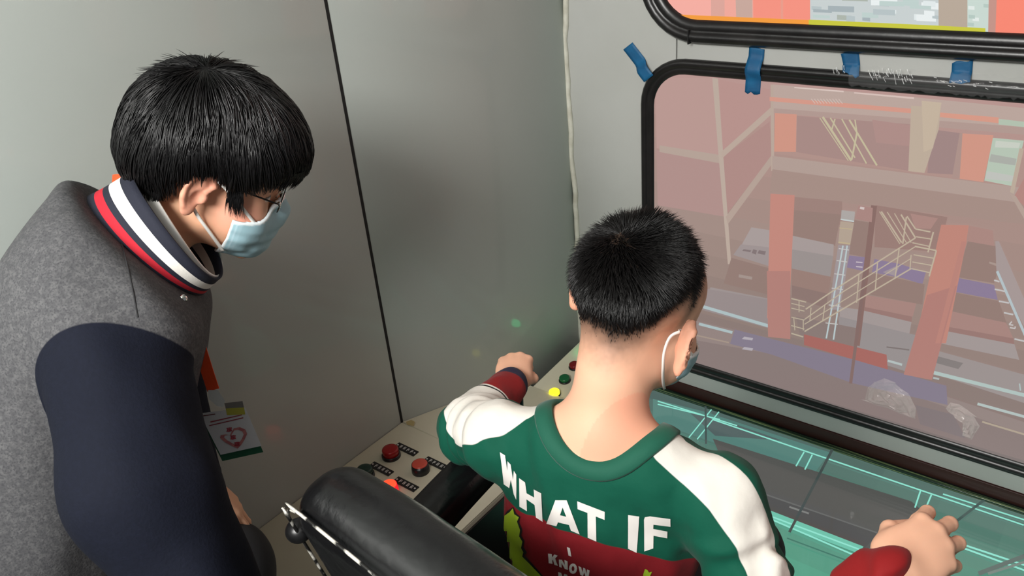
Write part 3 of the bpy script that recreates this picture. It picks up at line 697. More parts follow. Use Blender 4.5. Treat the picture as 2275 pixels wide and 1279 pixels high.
def backpt(x, y, z):
    y = y-0.12*x*x; q = (np.array([x, y, z])@RB)@RZ.T; return q+np.array([CBX, CBY, CBZ-0.24])
loop = []
for (x, z) in rrect(-0.256, 0.256, -0.24, 0.245, 0.05, 8): loop.append(backpt(x, -0.046, z))
loop = catmull(loop, 3, True)
sweep('piping', loop, circ(0.0021, 6), bk, M_pipe, closed=True, up=(0, 1, 0))
def cushion(name, c, h, r, parent, m=M_leather):
    f = lambda P: rbox(P, c, h, r)+0.002*(vnoise(P*18, 5)-0.5)
    c = np.array(c); h = np.array(h); V, Fc = surface(f, c-h-0.03, c+h+0.03, 0.010); return npmesh(name, V, Fc, parent, m)
cushion('seat', (CBX, 0.74, 0.555), (0.25, 0.25, 0.055), 0.04, ch)
for (u0, v0, u1, v1, z, nm) in ((1062, 1034, 958, 1144, 0.885, 'armrest'),):
    a = at_z(u0, v0, z); b = at_z(u1, v1, z); a = a+(a-b)*0.25; b = b-(a-b)*0.3
    sweep('armrest', catmull([b, (a+b)/2+np.array([0, 0, 0.002]), a], 8), [(x*0.033, y*0.026) for x, y in ((-1, -0.8), (-0.8, -1), (0.8, -1), (1, -0.8), (1, 0.6), (0.75, 1), (-0.75, 1), (-1, 0.6))], ch, M_leather)
    box('armrest_post', (b[0]-0.015, b[1]-0.01, 0.56), (b[0]+0.015, b[1]+0.03, z-0.02), ch, M_steel, 0.004)
    # the other arm, folded lower on the right side
    q0 = np.array([-0.205, 0.80, 0.70])
    sweep('armrest', catmull([q0+np.array([0.02, -0.36, -0.015]), q0+np.array([0.01, -0.18, 0]), q0], 8), [(x*0.034, y*0.026) for x, y in ((-1, -0.8), (-0.8, -1), (0.8, -1), (1, -0.8), (1, 0.6), (0.75, 1), (-0.75, 1), (-1, 0.6))], ch, M_leather)
    box('armrest_post', (q0[0]-0.01, q0[1]-0.27, 0.56), (q0[0]+0.03, q0[1]-0.22, q0[2]-0.03), ch, M_steel, 0.004)
lathe('pedestal', (CBX, 0.74, 0.03), (0, 0, 1), [(0.05, 0), (0.05, 0.36), (0.09, 0.40), (0.14, 0.47)], ch, M_steel)
lathe('base_plate', (CBX, 0.74, 0.0), (0, 0, 1), [(0.25, 0), (0.25, 0.012), (0.22, 0.03), (0.06, 0.04)], ch, M_steel, 36)
kp = at(664, 1178, 0.99)
lv = sweep('recline_lever', catmull([kp+np.array([0.075, 0.02, -0.01]), kp+np.array([0.03, 0.005, 0.012]), kp], 6), circ(0.006, 8), ch, M_steel)
f = lambda P: ell(P, kp, (0.0165, 0.0165, 0.015))
V, Fc = surface(f, kp-0.03, kp+0.03, 0.003); npmesh('knob', V, Fc, lv, M_black)

# ------------------------------------------------------------------ people: shared shapes
SKIN = (226, 172, 142)
M_skinA = mat('skin_adult', rgb(*SKIN), 0.55, attr='tone', spec=0.35, sss=0.12, bump=(170, 0.08, 0.001))
M_skinB = mat('skin_child', rgb(*SKIN), 0.6, attr='tone', spec=0.3, sss=0.12, bump=(170, 0.06, 0.001))
def ear_fn(P, sx, flare):
    """outer ear at local (0.076*sx,-0.004,0): helix rim, lobe, hollow concha"""
    c, s = math.cos(flare), math.sin(flare); o = np.array([0.074*sx, 0.004, -0.002])
    q = P-o; q = np.stack([q[:, 0]*sx, q[:, 1], q[:, 2]], 1)          # mirrored to the right side
    e = np.stack([q[:, 0]*c+q[:, 1]*s, -q[:, 0]*s+q[:, 1]*c, q[:, 2]], 1)   # e0 thickness, e1 forward, e2 up
    e = np.stack([e[:, 0], e[:, 1]*0.96-e[:, 2]*0.26+0.012, e[:, 1]*0.26+e[:, 2]*0.96], 1)
    blade = ell(e, (0.004, -0.006, 0.002), (0.0055, 0.0175, 0.029))
    arc = [(0.006, 0.006), (0.012, 0.018), (0.004, 0.029), (-0.008, 0.030), (-0.019, 0.021), (-0.0225, 0.006), (-0.019, -0.010), (-0.012, -0.022)]
    d = blade
    for (a, b), (a2, b2) in zip(arc[:-1], arc[1:]): d = smin(d, rcone(e, (0.0085, a, b), (0.0085, a2, b2), 0.0034, 0.0034), 0.003)
    d = smin(d, ell(e, (0.006, -0.003, -0.026), (0.005, 0.009, 0.010)), 0.006)
    d = smin(d, ell(e, (0.006, 0.009, -0.004), (0.005, 0.005, 0.008)), 0.005)
    d = smax(d, -ell(e, (0.013, -0.002, -0.006), (0.0085, 0.008, 0.012)), 0.004)
    d = smax(d, -ell(e, (0.0135, -0.010, 0.014), (0.0055, 0.007, 0.010)), 0.003)
    return d
def head_fn(P, nbase, nr, flare=0.42, child=False, esc=1.0):
    """skull, face and neck; origin between the ears, y to the face, z up"""
    ch_ = 1.0
    d = ell(P, (0, -0.002, 0.052), (0.076, 0.096, 0.085))
    A = np.abs(P[:, 0:1]); Q = np.concatenate([A, P[:, 1:]], 1)
    d = smin(d, ell(P, (0, 0.05, 0.045), (0.062, 0.047, 0.05)), 0.02)
    d = smin(d, ell(P, (0, 0.042, -0.03), (0.064, 0.056, 0.072)), 0.03)
    d = smin(d, rcone(Q, (0.047, 0.012, -0.052), (0.012, 0.080, -0.097), 0.020, 0.017), 0.02)
    d = smin(d, ell(Q, (0.040, 0.062, -0.030), (0.027, 0.030, 0.034)), 0.02)
    if child: d = smin(d, ell(Q, (0.043, 0.050, -0.050), (0.026, 0.032, 0.034)), 0.02)
    d = smin(d, rcone(Q, (0.0, 0.091, 0.024), (0.034, 0.078, 0.022), 0.011, 0.010), 0.015)
    d = smax(d, -ell(Q, (0.033, 0.102, 0.004), (0.017, 0.012, 0.011)), 0.012)
    d = smin(d, ell(Q, (0.033, 0.0795, 0.003), (0.0135, 0.0125, 0.0125)), 0.003)
    d = smin(d, rcone(P, (0, 0.093, 0.008), (0, 0.108, -0.024), 0.007, 0.0105), 0.012)
    d = smin(d, ell(Q, (0.012, 0.098, -0.028), (0.008, 0.009, 0.007)), 0.006)
    d = smin(d, ell(P, (0, 0.092, -0.056), (0.022, 0.012, 0.006)), 0.006)
    d = smin(d, ell(P, (0, 0.091, -0.066), (0.019, 0.012, 0.006)), 0.006)
    d = smin(d, rcone(P, (0, -0.018, -0.02), nbase, nr[0], nr[1]), 0.03)
    m = (np.abs(Q[:, 0]-0.082) < 0.035) & (np.abs(P[:, 1]) < 0.05) & (np.abs(P[:, 2]) < 0.055)
    if m.any():
        Pe = P[m]; Pe = np.stack([np.abs(Pe[:, 0]), Pe[:, 1], Pe[:, 2]], 1)
        d[m] = smin(d[m], ear_fn(Pe/esc, 1, flare)*esc, 0.005)
    return d
def loc(P, M, R, s): return ((P-M)@R)/s
def wld(p, M, R, s): return np.asarray(M)+(R@(np.asarray(p, float)*s))
def wlds(P, M, R, s): return np.asarray(M)+(np.asarray(P, float)*s)@R.T
def hand_fn(P, side, curl, spread, thumb, s=1.0):
    """y from wrist to knuckles, z back of the hand, x to the thumb; curl = (knuckle, middle, tip) degrees per finger"""
    Pq = P/s
    kn = [(0.027, 0.088, 0.004), (0.008, 0.092, 0.007), (-0.012, 0.088, 0.005), (-0.030, 0.078, 0.000)]
    ln = [(0.040, 0.025, 0.020), (0.044, 0.028, 0.021), (0.041, 0.026, 0.020), (0.032, 0.020, 0.018)]
    rd = [0.0105, 0.0108, 0.0102, 0.0090]
    d = rcone(Pq, (0.0, -0.010, 0), (0.0, 0.010, 0), 0.0235, 0.0245)
    d = smin(d, ell(Pq, (0, 0.045, 0.0), (0.040, 0.050, 0.0165)), 0.02)
    for (x, y, z), r in zip(kn, rd): d = smin(d, rcone(Pq, (x*0.55, 0.018, -0.001), (x, y, z-0.003), 0.014, r*1.12), 0.012)
    d = smin(d, ell(Pq, (0.026, 0.032, -0.010), (0.017, 0.027, 0.016)), 0.012)
    for i in range(4):
        p = np.array(kn[i])-np.array([0, 0, 0.003]); a = 0.0; f = None; sp = math.radians(spread[i])
        for j in range(3):
            a += math.radians(curl[i][j]); dr = np.array([math.sin(sp)*math.cos(a), math.cos(sp)*math.cos(a), -math.sin(a)])
            q = p+dr*ln[i][j]; r0 = rd[i]*(1-0.07*j); r1 = rd[i]*(1-0.07*(j+1)); g = rcone(Pq, p, q, r0, r1)
            f = g if f is None else smin(f, g, 0.003); p = q
        d = smin(d, f, 0.005)
    t = [np.array(q, float) for q in thumb]
    f = smin(rcone(Pq, t[0], t[1], 0.0135, 0.0115), rcone(Pq, t[1], t[2], 0.0115, 0.0095), 0.004)
    d = smin(d, f, 0.008)
    return d*s
def tone(base, n): return np.tile(lin(base), (n, 1))
def mixc(C, c, w): return C*(1-w[:, None])+lin(c)*w[:, None]
def sstep(a, b, x): t = np.clip((x-a)/(b-a), 0, 1); return t*t*(3-2*t)
def joinVF(parts):
    Vs, Fs, o = [], [], 0
    for V, Fc in parts: Vs.append(V); Fs.append(Fc+o); o += len(V)
    return np.concatenate(Vs), np.concatenate(Fs)
def drop(V, Fc, bad):
    """remove faces whose vertices are all marked bad"""
    return Fc[~bad[Fc].all(1)]

def decal(name, faces_px, bvh, lift, parent, material, step=9.0):
    """flat print on cloth: polygons cut to a fine grid and laid onto the surface"""
    bm = bmesh.new()
    for poly in faces_px:
        vs_ = [bm.verts.new((p[0], p[1], 0)) for p in poly]
        try: bm.faces.new(vs_)
        except ValueError: pass
    xs = [v.co.x for v in bm.verts]; ys = [v.co.y for v in bm.verts]
    for x in np.arange(min(xs)+step*0.37, max(xs), step): bmesh.ops.bisect_plane(bm, geom=bm.verts[:]+bm.edges[:]+bm.faces[:], plane_co=(x, 0, 0), plane_no=(1, 0, 0))
    for y in np.arange(min(ys)+step*0.41, max(ys), step): bmesh.ops.bisect_plane(bm, geom=bm.verts[:]+bm.edges[:]+bm.faces[:], plane_co=(0, y, 0), plane_no=(0, 1, 0))
    bmesh.ops.triangulate(bm, faces=bm.faces[:])
    bad = []
    for v in bm.verts:
        d = Vector(ray(v.co.x, v.co.y)).normalized(); h = bvh.ray_cast(Vector(CAM), d)
        if h[0] is None: bad.append(v)
        else:
            n = h[1] if h[1].dot(d) < 0 else -h[1]; v.co = h[0]+n*lift
    bmesh.ops.delete(bm, geom=bad, context='VERTS')
    me = bpy.data.meshes.new(name); bm.to_mesh(me); bm.free(); return link(name, me, parent, material, True)
def hit(bvh, u, v):
    h = bvh.ray_cast(Vector(CAM), Vector(ray(u, v)).normalized()); return None if h[0] is None else np.array(h[0])
def polydist(P, pts, hw):
    """signed 'inside' distance to a polyline of varying half width"""
    best = np.full(len(P), -1e3)
    for (a, b, wa, wb) in zip(pts[:-1], pts[1:], hw[:-1], hw[1:]): best = np.maximum(best, -rcone(P, a, b, wa, wb))
    return best
def face_mask(name, M, R, s, nbase, nr, parent, child=False):
    """pleated mask hugging the lower face"""
    def f(P):
        A = np.abs(P[:, 0]); Q = np.stack([A, P[:, 1], P[:, 2]], 1)
        d = ell(P, (0, 0.042, -0.035), (0.068, 0.061, 0.075))
        d = smin(d, ell(Q, (0.040, 0.062, -0.034), (0.030, 0.034, 0.040)), 0.02)
        d = smin(d, rcone(P, (0, 0.093, -0.002), (0, 0.111, -0.030), 0.011, 0.017), 0.03)
        d = smin(d, ell(P, (0, 0.088, -0.075), (0.034, 0.026, 0.034)), 0.03)
        d = d-0.003-0.0006*np.sin(P[:, 2]*300+14*P[:, 1])*sstep(0.03, 0.045, -P[:, 2]-0.002)+0.003*(vnoise(P*55, 81)-0.5)
        top = P[:, 2]-(-0.002+0.0-np.maximum(A-0.012, 0)*0.42)             # upper edge drops to the cheeks
        low = -(P[:, 2]+0.121+0.0-np.maximum(A-0.02, 0)*0.55)
        rear = (0.047+0.09*np.maximum(-P[:, 2]-0.06, 0)*-1.0)-P[:, 1]
        return np.maximum(np.maximum(np.maximum(d, top), np.maximum(low, rear)), -(d+0.004))
    V, Fc = surface(f, (-0.085, 0.02, -0.14), (0.085, 0.15, 0.03), 0.0021, 1)
    A = np.abs(V[:, 0]); top = (-0.002-np.maximum(A-0.012, 0)*0.42)-V[:, 2]; low = V[:, 2]+0.121-np.maximum(A-0.02, 0)*0.55; rear = V[:, 1]-0.047
    C = tone((156, 192, 202), len(V)); e = np.minimum(np.minimum(top, low), rear); C = mixc(C, (226, 236, 238), 1-sstep(0.0025, 0.0035, e))
    C = mixc(C, (200, 222, 230), 0.6*(1-sstep(0.0, 0.0015, np.abs(rear-0.008)))); C = mixc(C, (200, 222, 230), 0.6*(1-sstep(0.0, 0.0015, np.abs(rear-0.013))))
    return npmesh(name, wlds(V, M, R, s), Fc, parent, M_maskc, cols={'tone': C})
M_maskc = mat('mask_cloth', rgb(150, 200, 218), 0.7, attr='tone', sss=0.05, bump=(260, 0.15, 0.001))
M_loop = mat('white_elastic', rgb(238, 236, 230), 0.6)

# ------------------------------------------------------------------ the boy on the chair
kf = unit((math.sin(math.radians(15))*math.cos(math.radians(20)), math.cos(math.radians(15))*math.cos(math.radians(20)), -math.sin(math.radians(20))))
ku = unit(np.array([0, 0, 1.0])-kf*kf[2]); kx = np.cross(kf, ku)
tl = math.radians(4); ku, kx = ku*math.cos(tl)+kx*math.sin(tl), kx*math.cos(tl)-ku*math.sin(tl)
KR = np.stack([kx, kf, ku], 1); KM = at(1402, 704, 1.13); KS = 1.0
kC7 = at(1335, 925, 1.13)
kLs, kRs = at(1120, 978, 1.17), at(1585, 1085, 1.05)
kLe, kLw = at(1048, 950, 1.31), at(1135, 850, 1.46)
kRe, kRw = at(1750, 1520, 1.02), at(1980, 1268, 0.93)
kax = unit(kRs-kLs); kup = unit(np.array([0.02, 0.16, 1.0])); kfw = unit(np.cross(kup, kax)); kup = np.cross(kax, kfw); KT = np.stack([kax, kfw, kup], 1)
kmid = (kLs+kRs)/2
def kp_(a, b, c): return kmid+kax*a+kfw*b+kup*c
kneckb = kp_(0, -0.005, 0.0)
nb_loc = loc(kneckb[None], KM, KR, KS)[0]
KHL, KHR = at(1150, 812, 1.50), at(2030, 1195, 0.93)
# hand frames
def hframe(fwd, back):
    y = unit(fwd); z = unit(np.asarray(back)-y*np.dot(back, y)); return np.cross(y, z), y, z
x_, y_, z_ = hframe(at(1152, 775, 1.55)-kLw, IU*0.75-IF*0.65); RHL = np.stack([x_, y_, z_], 1)       # left hand: thumb towards +x of the frame
x_, y_, z_ = hframe(at(2110, 1178, 0.97)-kRw, -IF*0.85+IU*0.5-IR*0.1); RHR = np.stack([-x_, y_, z_], 1)
def khand_l(P):
    return hand_fn(((P-kLw)@RHL), 1, [(62, 70, 40), (60, 72, 40), (62, 72, 42), (64, 74, 44)], (4, 1, -3, -8), ((0.024, 0.022, -0.008), (0.044, 0.052, -0.022), (0.038, 0.082, -0.036)), 0.82)
def khand_r(P):
    q = (P-kRw)@RHR
    return hand_fn(q, 1, [(30, 62, 40), (22, 50, 40), (26, 55, 40), (40, 62, 42)], (10, -2, -9, -16), ((0.026, 0.022, -0.012), (0.042, 0.060, -0.026), (0.032, 0.096, -0.036)), 0.90)
def kbody(P):
    d = head_fn(loc(P, KM, KR, KS), nb_loc, (0.050, 0.056), 0.95, True, 1.1)*KS
    d = smin(d, rcone(P, kLs, kRs, 0.042, 0.042), 0.05)
    d = smin(d, rcone(P, kneckb+kup*0.028, kLs*0.6+kRs*0.4, 0.036, 0.036), 0.04)
    d = smin(d, ell(P, kp_(0, 0.02, -0.10), (0.115, 0.075, 0.14), KT), 0.04)
    d = smin(d, ell(P, kp_(0, 0.03, -0.28), (0.11, 0.08, 0.13), KT), 0.05)
    for s_, e_, w_ in ((kLs, kLe, kLw), (kRs, kRe, kRw)):
        d = smin(d, rcone(P, s_, e_, 0.036, 0.030), 0.02); d = smin(d, rcone(P, e_, w_, 0.030, 0.021), 0.015)
    d = smin(d, khand_l(P), 0.010); d = smin(d, khand_r(P), 0.010)
    return d
def khead_only(P): return smin(smin(rcone(P, kneckb+kup*0.062, kp_(-0.095, 0.0, 0.020), 0.038, 0.030), rcone(P, kneckb+kup*0.062, kp_(0.095, 0.0, 0.020), 0.038, 0.030), 0.03), khead_0(P), 0.03)
def khead_0(P): return smin(smin(head_fn(loc(P, KM, KR, KS), nb_loc, (0.050, 0.056), 0.95, True, 1.1)*KS, rcone(P, kLs, kRs, 0.042, 0.042), 0.05), smin(rcone(P, kneckb+kup*0.028, kLs*0.6+kRs*0.4, 0.036, 0.036), ell(P, kp_(0, 0.034, -0.09), (0.10, 0.06, 0.10), KT), 0.04), 0.04)
V1, F1 = surface(khead_only, KM-np.array([0.15, 0.19, 0.27]), KM+np.array([0.15, 0.16, 0.17]), 0.0024)
V2, F2 = surface(khand_l, kLw-0.10, kLw+0.15, 0.0022); V3, F3 = surface(khand_r, kRw-0.10, kRw+0.15, 0.0022)
hips = kp_(0, 0.05, -0.36); hips[2] = 0.69
kn = [hips+np.array([-0.11, 0.32, 0.0]), hips+np.array([0.095, 0.31, -0.045])]; an = [k+np.array([0, 0.02, -0.36]) for k in kn]
def ktrunk(P):
    d = smin(rcone(P, kLs, kRs, 0.036, 0.036), ell(P, kp_(0, 0.025, -0.13), (0.10, 0.06, 0.12), KT), 0.02)
    d = smin(d, ell(P, kp_(0, 0.03, -0.28), (0.11, 0.08, 0.13), KT), 0.05)
    for s_, e_, w_ in ((kLs, kLe, kLw), (kRs, kRe, kRw)):
        d = smin(d, rcone(P, s_, e_, 0.032, 0.026), 0.01); d = smin(d, rcone(P, e_, w_, 0.026, 0.0205), 0.01)
    for k, a in zip(kn, an):
        d = smin(d, rcone(P, hips, k, 0.07, 0.048), 0.04); d = smin(d, rcone(P, k, a, 0.045, 0.03), 0.02)
    return d
V4, F4 = surface(ktrunk, (-0.95, 0.35, 0.2), (0.0, 1.2, 1.16), 0.009, 1)
nh = len(V1); V, Fc = joinVF([(V1, F1), (V2, F2), (V3, F3), (V4, F4)])
C = tone((236, 182, 152), len(V)); Lh = loc(V1, KM, KR, KS)
# stubble of the faded haircut: by height over the nape, none on the face
def kid_cov(L):
    """0 bare skin .. 1 hair; in head-local metres"""
    ang = np.arctan2(L[:, 1]+0.0, np.abs(L[:, 0])+1e-6)                     # -90 nape .. 90 face
    line = np.interp(np.degrees(ang), [-90, -55, -32, -12, 8, 20, 34, 60, 90], [-0.036, -0.040, -0.018, 0.020, 0.036, 0.020, 0.060, 0.080, 0.085])
    n = vnoise(L*260, 4)*0.006+vnoise(L*90, 6)*0.008-0.007
    return L[:, 2]-line+n
cv = kid_cov(Lh); w = np.zeros(len(V)); w[:nh] = np.clip((cv+0.030)/0.066, 0, 1)**1.3*0.97
er = np.zeros(len(V)); er[:nh] = (np.abs(Lh[:, 0]) > 0.080)*1.0
C = mixc(C, (236, 160, 132), er*0.55); C = mixc(C, (30, 24, 20), w)
boy = npmesh('person', V, Fc, None, M_skinB, cols={'tone': C})
tag(boy, 'boy seen from behind on the black chair, green and white sweatshirt, reaching for both joysticks', 'person', 'people in the cabin')

# short hair
M_hairB = mat('short_black_hair', rgb(19, 17, 17), 0.4, spec=0.45)
skull = lambda P: head_fn(P, nb_loc, (0.050, 0.056), 0.95, True, 1.1)
Fq = F1; tri_c = V1[Fq].mean(1); ar = np.linalg.norm(np.cross(V1[Fq[:, 1]]-V1[Fq[:, 0]], V1[Fq[:, 3]]-V1[Fq[:, 0]]), axis=1)
Lc = loc(tri_c, KM, KR, KS); cvc = kid_cov(Lc); okf = (cvc > 0.012) & (np.abs(Lc[:, 0]) < 0.079)
pf = ar*okf*np.clip((np.maximum(cvc-0.010, 0)/0.055)**1.7, 0.002, 1.0); pf /= pf.sum()
N = 15000; fi = rng.choice(len(Fq), N, p=pf); a, b = rng.random(N)[:, None], rng.random(N)[:, None]
q = V1[Fq[fi]]; root = (q[:, 0]*(1-a)+q[:, 1]*a)*(1-b)+(q[:, 3]*(1-a)+q[:, 2]*a)*b
L = loc(root, KM, KR, KS); nl = grad(skull, L, 0.002); cvr = kid_cov(L)
whorl = np.array([-0.008, -0.062, 0.118]); rad_ = L-whorl; rad_ -= (rad_*nl).sum(1)[:, None]*nl; dist = np.linalg.norm(rad_, axis=1, keepdims=True); rad_ /= dist+1e-6
swirl = np.cross(nl, rad_)
flow = rad_*0.8+swirl*0.5*np.exp(-dist/0.03)
ln_ = np.interp(cvr, [-0.01, 0.012, 0.035, 0.08, 0.12], [0.001, 0.0018, 0.005, 0.017, 0.024])*(0.7+0.6*rng.random(N))
ln_ *= np.where(dist[:, 0] < 0.012, 0.45, 1.0)
clump = vnoise(L*70, 11)[:, None]*2-1; clump2 = vnoise(L*70, 12)[:, None]*2-1
lift = np.interp(L[:, 2], [0.0, 0.06, 0.12], [0.35, 0.65, 0.95])[:, None]
dirv = nl*lift+flow*0.75+swirl*clump*0.45+rng.normal(0, 0.13, (N, 3))+np.array([0, 0, -0.12]); dirv /= np.linalg.norm(dirv, axis=1, keepdims=True)
S = 4; tt = np.linspace(0, 1, S); paths = L[:, None, :]-nl[:, None, :]*0.001+dirv[:, None, :]*(ln_[:, None]*tt[None])[..., None]+(flow*0.25-nl*0.12)[:, None, :]*(ln_[:, None]*tt[None]**2)[..., None]
rad = np.outer(np.interp(cvr, [0.0, 0.04], [0.00032, 0.00055])*(0.8+0.5*rng.random(N)), np.array([1.0, 0.95, 0.7, 0.12]))
hb = strands('hair', wlds(paths.reshape(-1, 3), KM, KR, KS).reshape(N, S, 3), rad, boy, M_hairB); hb['label'] = 'short spiky black hair with a faded nape'; hb['kind'] = 'stuff'

# mask and its ear loops
km = face_mask('face_mask', KM, KR, KS, nb_loc, None, boy, True); km['label'] = 'pale blue mask with white ear loops'
def loops(pts_list, M, R, s, par, w=0.0019, t=0.0009, hf=None):
    for pts in pts_list:
        pl = catmull(pts, 8)
        if hf is not None:
            for _ in range(2): dd = hf(pl); pl = pl+grad(hf, pl, 0.001)*np.maximum(0.0016-dd, 0)[:, None]
        p = wlds(pl, M, R, s); ctr = wld((0, 0.02, -0.02), M, R, s); U = p-ctr; U /= np.linalg.norm(U, axis=1, keepdims=True)
        sweep('ear_loop', p, [(-w, -t), (w, -t), (w, t), (-w, t)], par, M_loop, up=U)
KLOOP = [(0.058, 0.060, -0.030), (0.072, 0.040, -0.012), (0.084, 0.016, 0.012), (0.086, 0.000, 0.018), (0.083, -0.013, 0.010), (0.083, -0.015, -0.012), (0.082, -0.004, -0.040), (0.070, 0.022, -0.068), (0.054, 0.052, -0.090)]
loops([KLOOP, [(-x, y, z) for x, y, z in KLOOP]], KM, KR, KS, km, hf=skull)

# sweatshirt
M_knit = None
def shirt_mat():
    m = bpy.data.materials.new('sweatshirt'); m.use_nodes = True; nt = m.node_tree; b = nt.nodes['Principled BSDF']; b.inputs['Roughness'].default_value = 0.8; b.inputs['Specular IOR Level'].default_value = 0.25; b.inputs['Sheen Weight'].default_value = 0.04
    def fld(n):
        a = nt.nodes.new('ShaderNodeAttribute'); a.attribute_name = n; return a.outputs['Fac']
    def gt(n, v, sharp=0.0006):
        mr = nt.nodes.new('ShaderNodeMapRange'); mr.inputs['From Min'].default_value = v-sharp; mr.inputs['From Max'].default_value = v+sharp; nt.links.new(fld(n), mr.inputs['Value']); return mr.outputs[0]
    def mix(f, c1, c2):
        x = nt.nodes.new('ShaderNodeMix'); x.data_type = 'RGBA'; nt.links.new(f, x.inputs[0])
        if isinstance(c1, tuple): x.inputs[6].default_value = c1
        else: nt.links.new(c1, x.inputs[6])
        x.inputs[7].default_value = c2; return x.outputs[2]
    c = mix(gt('f_red', 0.0), rgb(2, 80, 61), rgb(132, 24, 32))
    c = mix(gt('f_white', 0.0), c, rgb(226, 221, 212))
    c = mix(gt('f_cuff', -0.010), c, rgb(226, 221, 212)); c = mix(gt('f_cuff', -0.006), c, rgb(22, 20, 22)); c = mix(gt('f_cuff', -0.002), c, rgb(226, 221, 212)); c = mix(gt('f_cuff', 0.002), c, rgb(136, 22, 24))
    c = mix(gt('f_end', 0.0), c, rgb(34, 30, 60))
    nt.links.new(c, b.inputs['Base Color'])
    tc = nt.nodes.new('ShaderNodeTexCoord'); n = nt.nodes.new('ShaderNodeTexNoise'); n.inputs['Scale'].default_value = 420; nt.links.new(tc.outputs['Object'], n.inputs['Vector'])
    n2 = nt.nodes.new('ShaderNodeTexNoise'); n2.inputs['Scale'].default_value = 24; n2.inputs['Detail'].default_value = 3; nt.links.new(tc.outputs['Object'], n2.inputs['Vector'])
    bp = nt.nodes.new('ShaderNodeBump'); bp.inputs['Strength'].default_value = 0.12; bp.inputs['Distance'].default_value = 0.001; nt.links.new(n.outputs['Fac'], bp.inputs['Height'])
    bq = nt.nodes.new('ShaderNodeBump'); bq.inputs['Strength'].default_value = 0.25; bq.inputs['Distance'].default_value = 0.01; nt.links.new(n2.outputs['Fac'], bq.inputs['Height']); nt.links.new(bp.outputs[0], bq.inputs['Normal'])
    nt.links.new(bq.outputs[0], b.inputs['Normal']); return m
M_shirt = shirt_mat()
NK = kneckb+kup*0.043+kfw*0.006
nk_ax = unit(kup*0.92+kfw*0.40)                                   # the neck opening tips forward
nk1 = unit(np.cross(nk_ax, kax)); nk0 = np.cross(nk1, nk_ax); NKR = np.stack([nk0, nk1, nk_ax], 1)
NRX, NRY = 0.088, 0.077
def arm_d(P, s_, e_, w_, r):
    sh = s_+(e_-s_)*0.10
    return smin(rcone(P, sh, e_, r[0], r[1]), rcone(P, e_, w_+(e_-w_)*0.06, r[1], r[2]), 0.02)
def torso_d(P):
    d = rcone(P, kLs, kRs, 0.050, 0.050)
    d = smin(d, rcone(P, kp_(-0.06, -0.005, 0.022), kp_(0.06, -0.005, 0.022), 0.046, 0.046), 0.04)
    d = smin(d, ell(P, kp_(-0.010, 0.018, -0.11), (0.150, 0.090, 0.16), KT), 0.05)
    d = smin(d, ell(P, kp_(-0.006, 0.028, -0.30), (0.146, 0.105, 0.16), KT), 0.06)
    return d
def folds(P):
    """long soft creases running down and outwards, plus small crumple"""
    q = (P-kmid)@KT; x, y, z = q[:, 0], q[:, 1], q[:, 2]
    n = vnoise(np.stack([x*34+z*10, y*20, z*9-np.abs(x)*8], 1), 21)-0.5
    n2 = vnoise(P*np.array([46, 46, 46]), 22)-0.5
    return 0.011*n+0.003*n2
def ring(P, s_, e_, f): 
    ab = e_-s_; t = ((P-s_)@ab)/(ab@ab); return f*np.sin(t*26+vnoise(P*30, 8)*4)*sstep(0.1, 0.4, t)*(1-sstep(0.9, 1.2, t))
def shirt_fn(P):
    aL = arm_d(P, kLs, kLe, kLw, (0.054, 0.050, 0.034)); aR = arm_d(P, kRs, kRe, kRw, (0.056, 0.050, 0.0325))
    aL = aL-ring(P, kLs, kLe, 0.0035); aR = aR-ring(P, kRs, kRe, 0.0065)
    d = smin(torso_d(P), smin(aL, aR, 0.01), 0.022)+folds(P)
    q = (P-NK)@NKR
    hole = ell(q, (0, 0.0, 0.02), (NRX, NRY, 0.085))
    return smax(d, -hole, 0.006)
V, Fc = surface(shirt_fn, (-0.98, 0.40, 0.56), (0.02, 1.18, 1.20), 0.0042)
dT = torso_d(V); dL = arm_d(V, kLs, kLe, kLw, (0.054, 0.050, 0.034)); dR = arm_d(V, kRs, kRe, kRw, (0.056, 0.050, 0.0325))
tmp = BVHTree.FromPolygons([Vector(v) for v in V], [tuple(f) for f in Fc.tolist()])
def hits(lst): return [h for h in (hit(tmp, *p) for p in lst) if h is not None]
PL = [(1222, 912), (1160, 905), (1100, 915), (1055, 925), (1030, 930)]; hL = [hit(tmp, *p) for p in PL]; wL = [0.026, 0.030, 0.036, 0.040, 0.042]
PRr = [(1425, 968), (1490, 992), (1560, 1040), (1620, 1095), (1665, 1165), (1700, 1240), (1715, 1278)]; hR = [hit(tmp, *p) for p in PRr]; wR = [0.024, 0.027, 0.031, 0.032, 0.031, 0.029, 0.028]
def okp(h, w):
    k = [(a, b) for a, b in zip(h, w) if a is not None]; return [a for a, b in k], [b for a, b in k]
hL, wL = okp(hL, wL); hR, wR = okp(hR, wR)
hL.append(kLe+(kLw-kLe)*0.35+np.array([0, 0, 0.04])); wL.append(0.06)
hR.append(kRe+kax*0.05); wR.append(0.03)
fw = np.maximum(polydist(V, hL, wL), polydist(V, hR, wR))
tr = hits([(1112, 1092), (1200, 1150), (1300, 1192), (1400, 1228), (1480, 1236), (1520, 1246)]); tr = np.array(tr); 
c0 = tr.mean(0); Kx = ((tr-c0)@KT); cf = np.polyfit(Kx[:, 0], Kx[:, 2], 2); vk = (V-c0)@KT
fr = np.polyval(cf, np.clip(vk[:, 0], Kx[:, 0].min()-0.02, Kx[:, 0].max()+0.02))-vk[:, 2]
fr = np.where(np.minimum(dL, dR) < dT-0.004, -0.05, fr)
def fore(P, e_, w_): ab = w_-e_; return ((P-e_)@ab)/np.linalg.norm(ab)
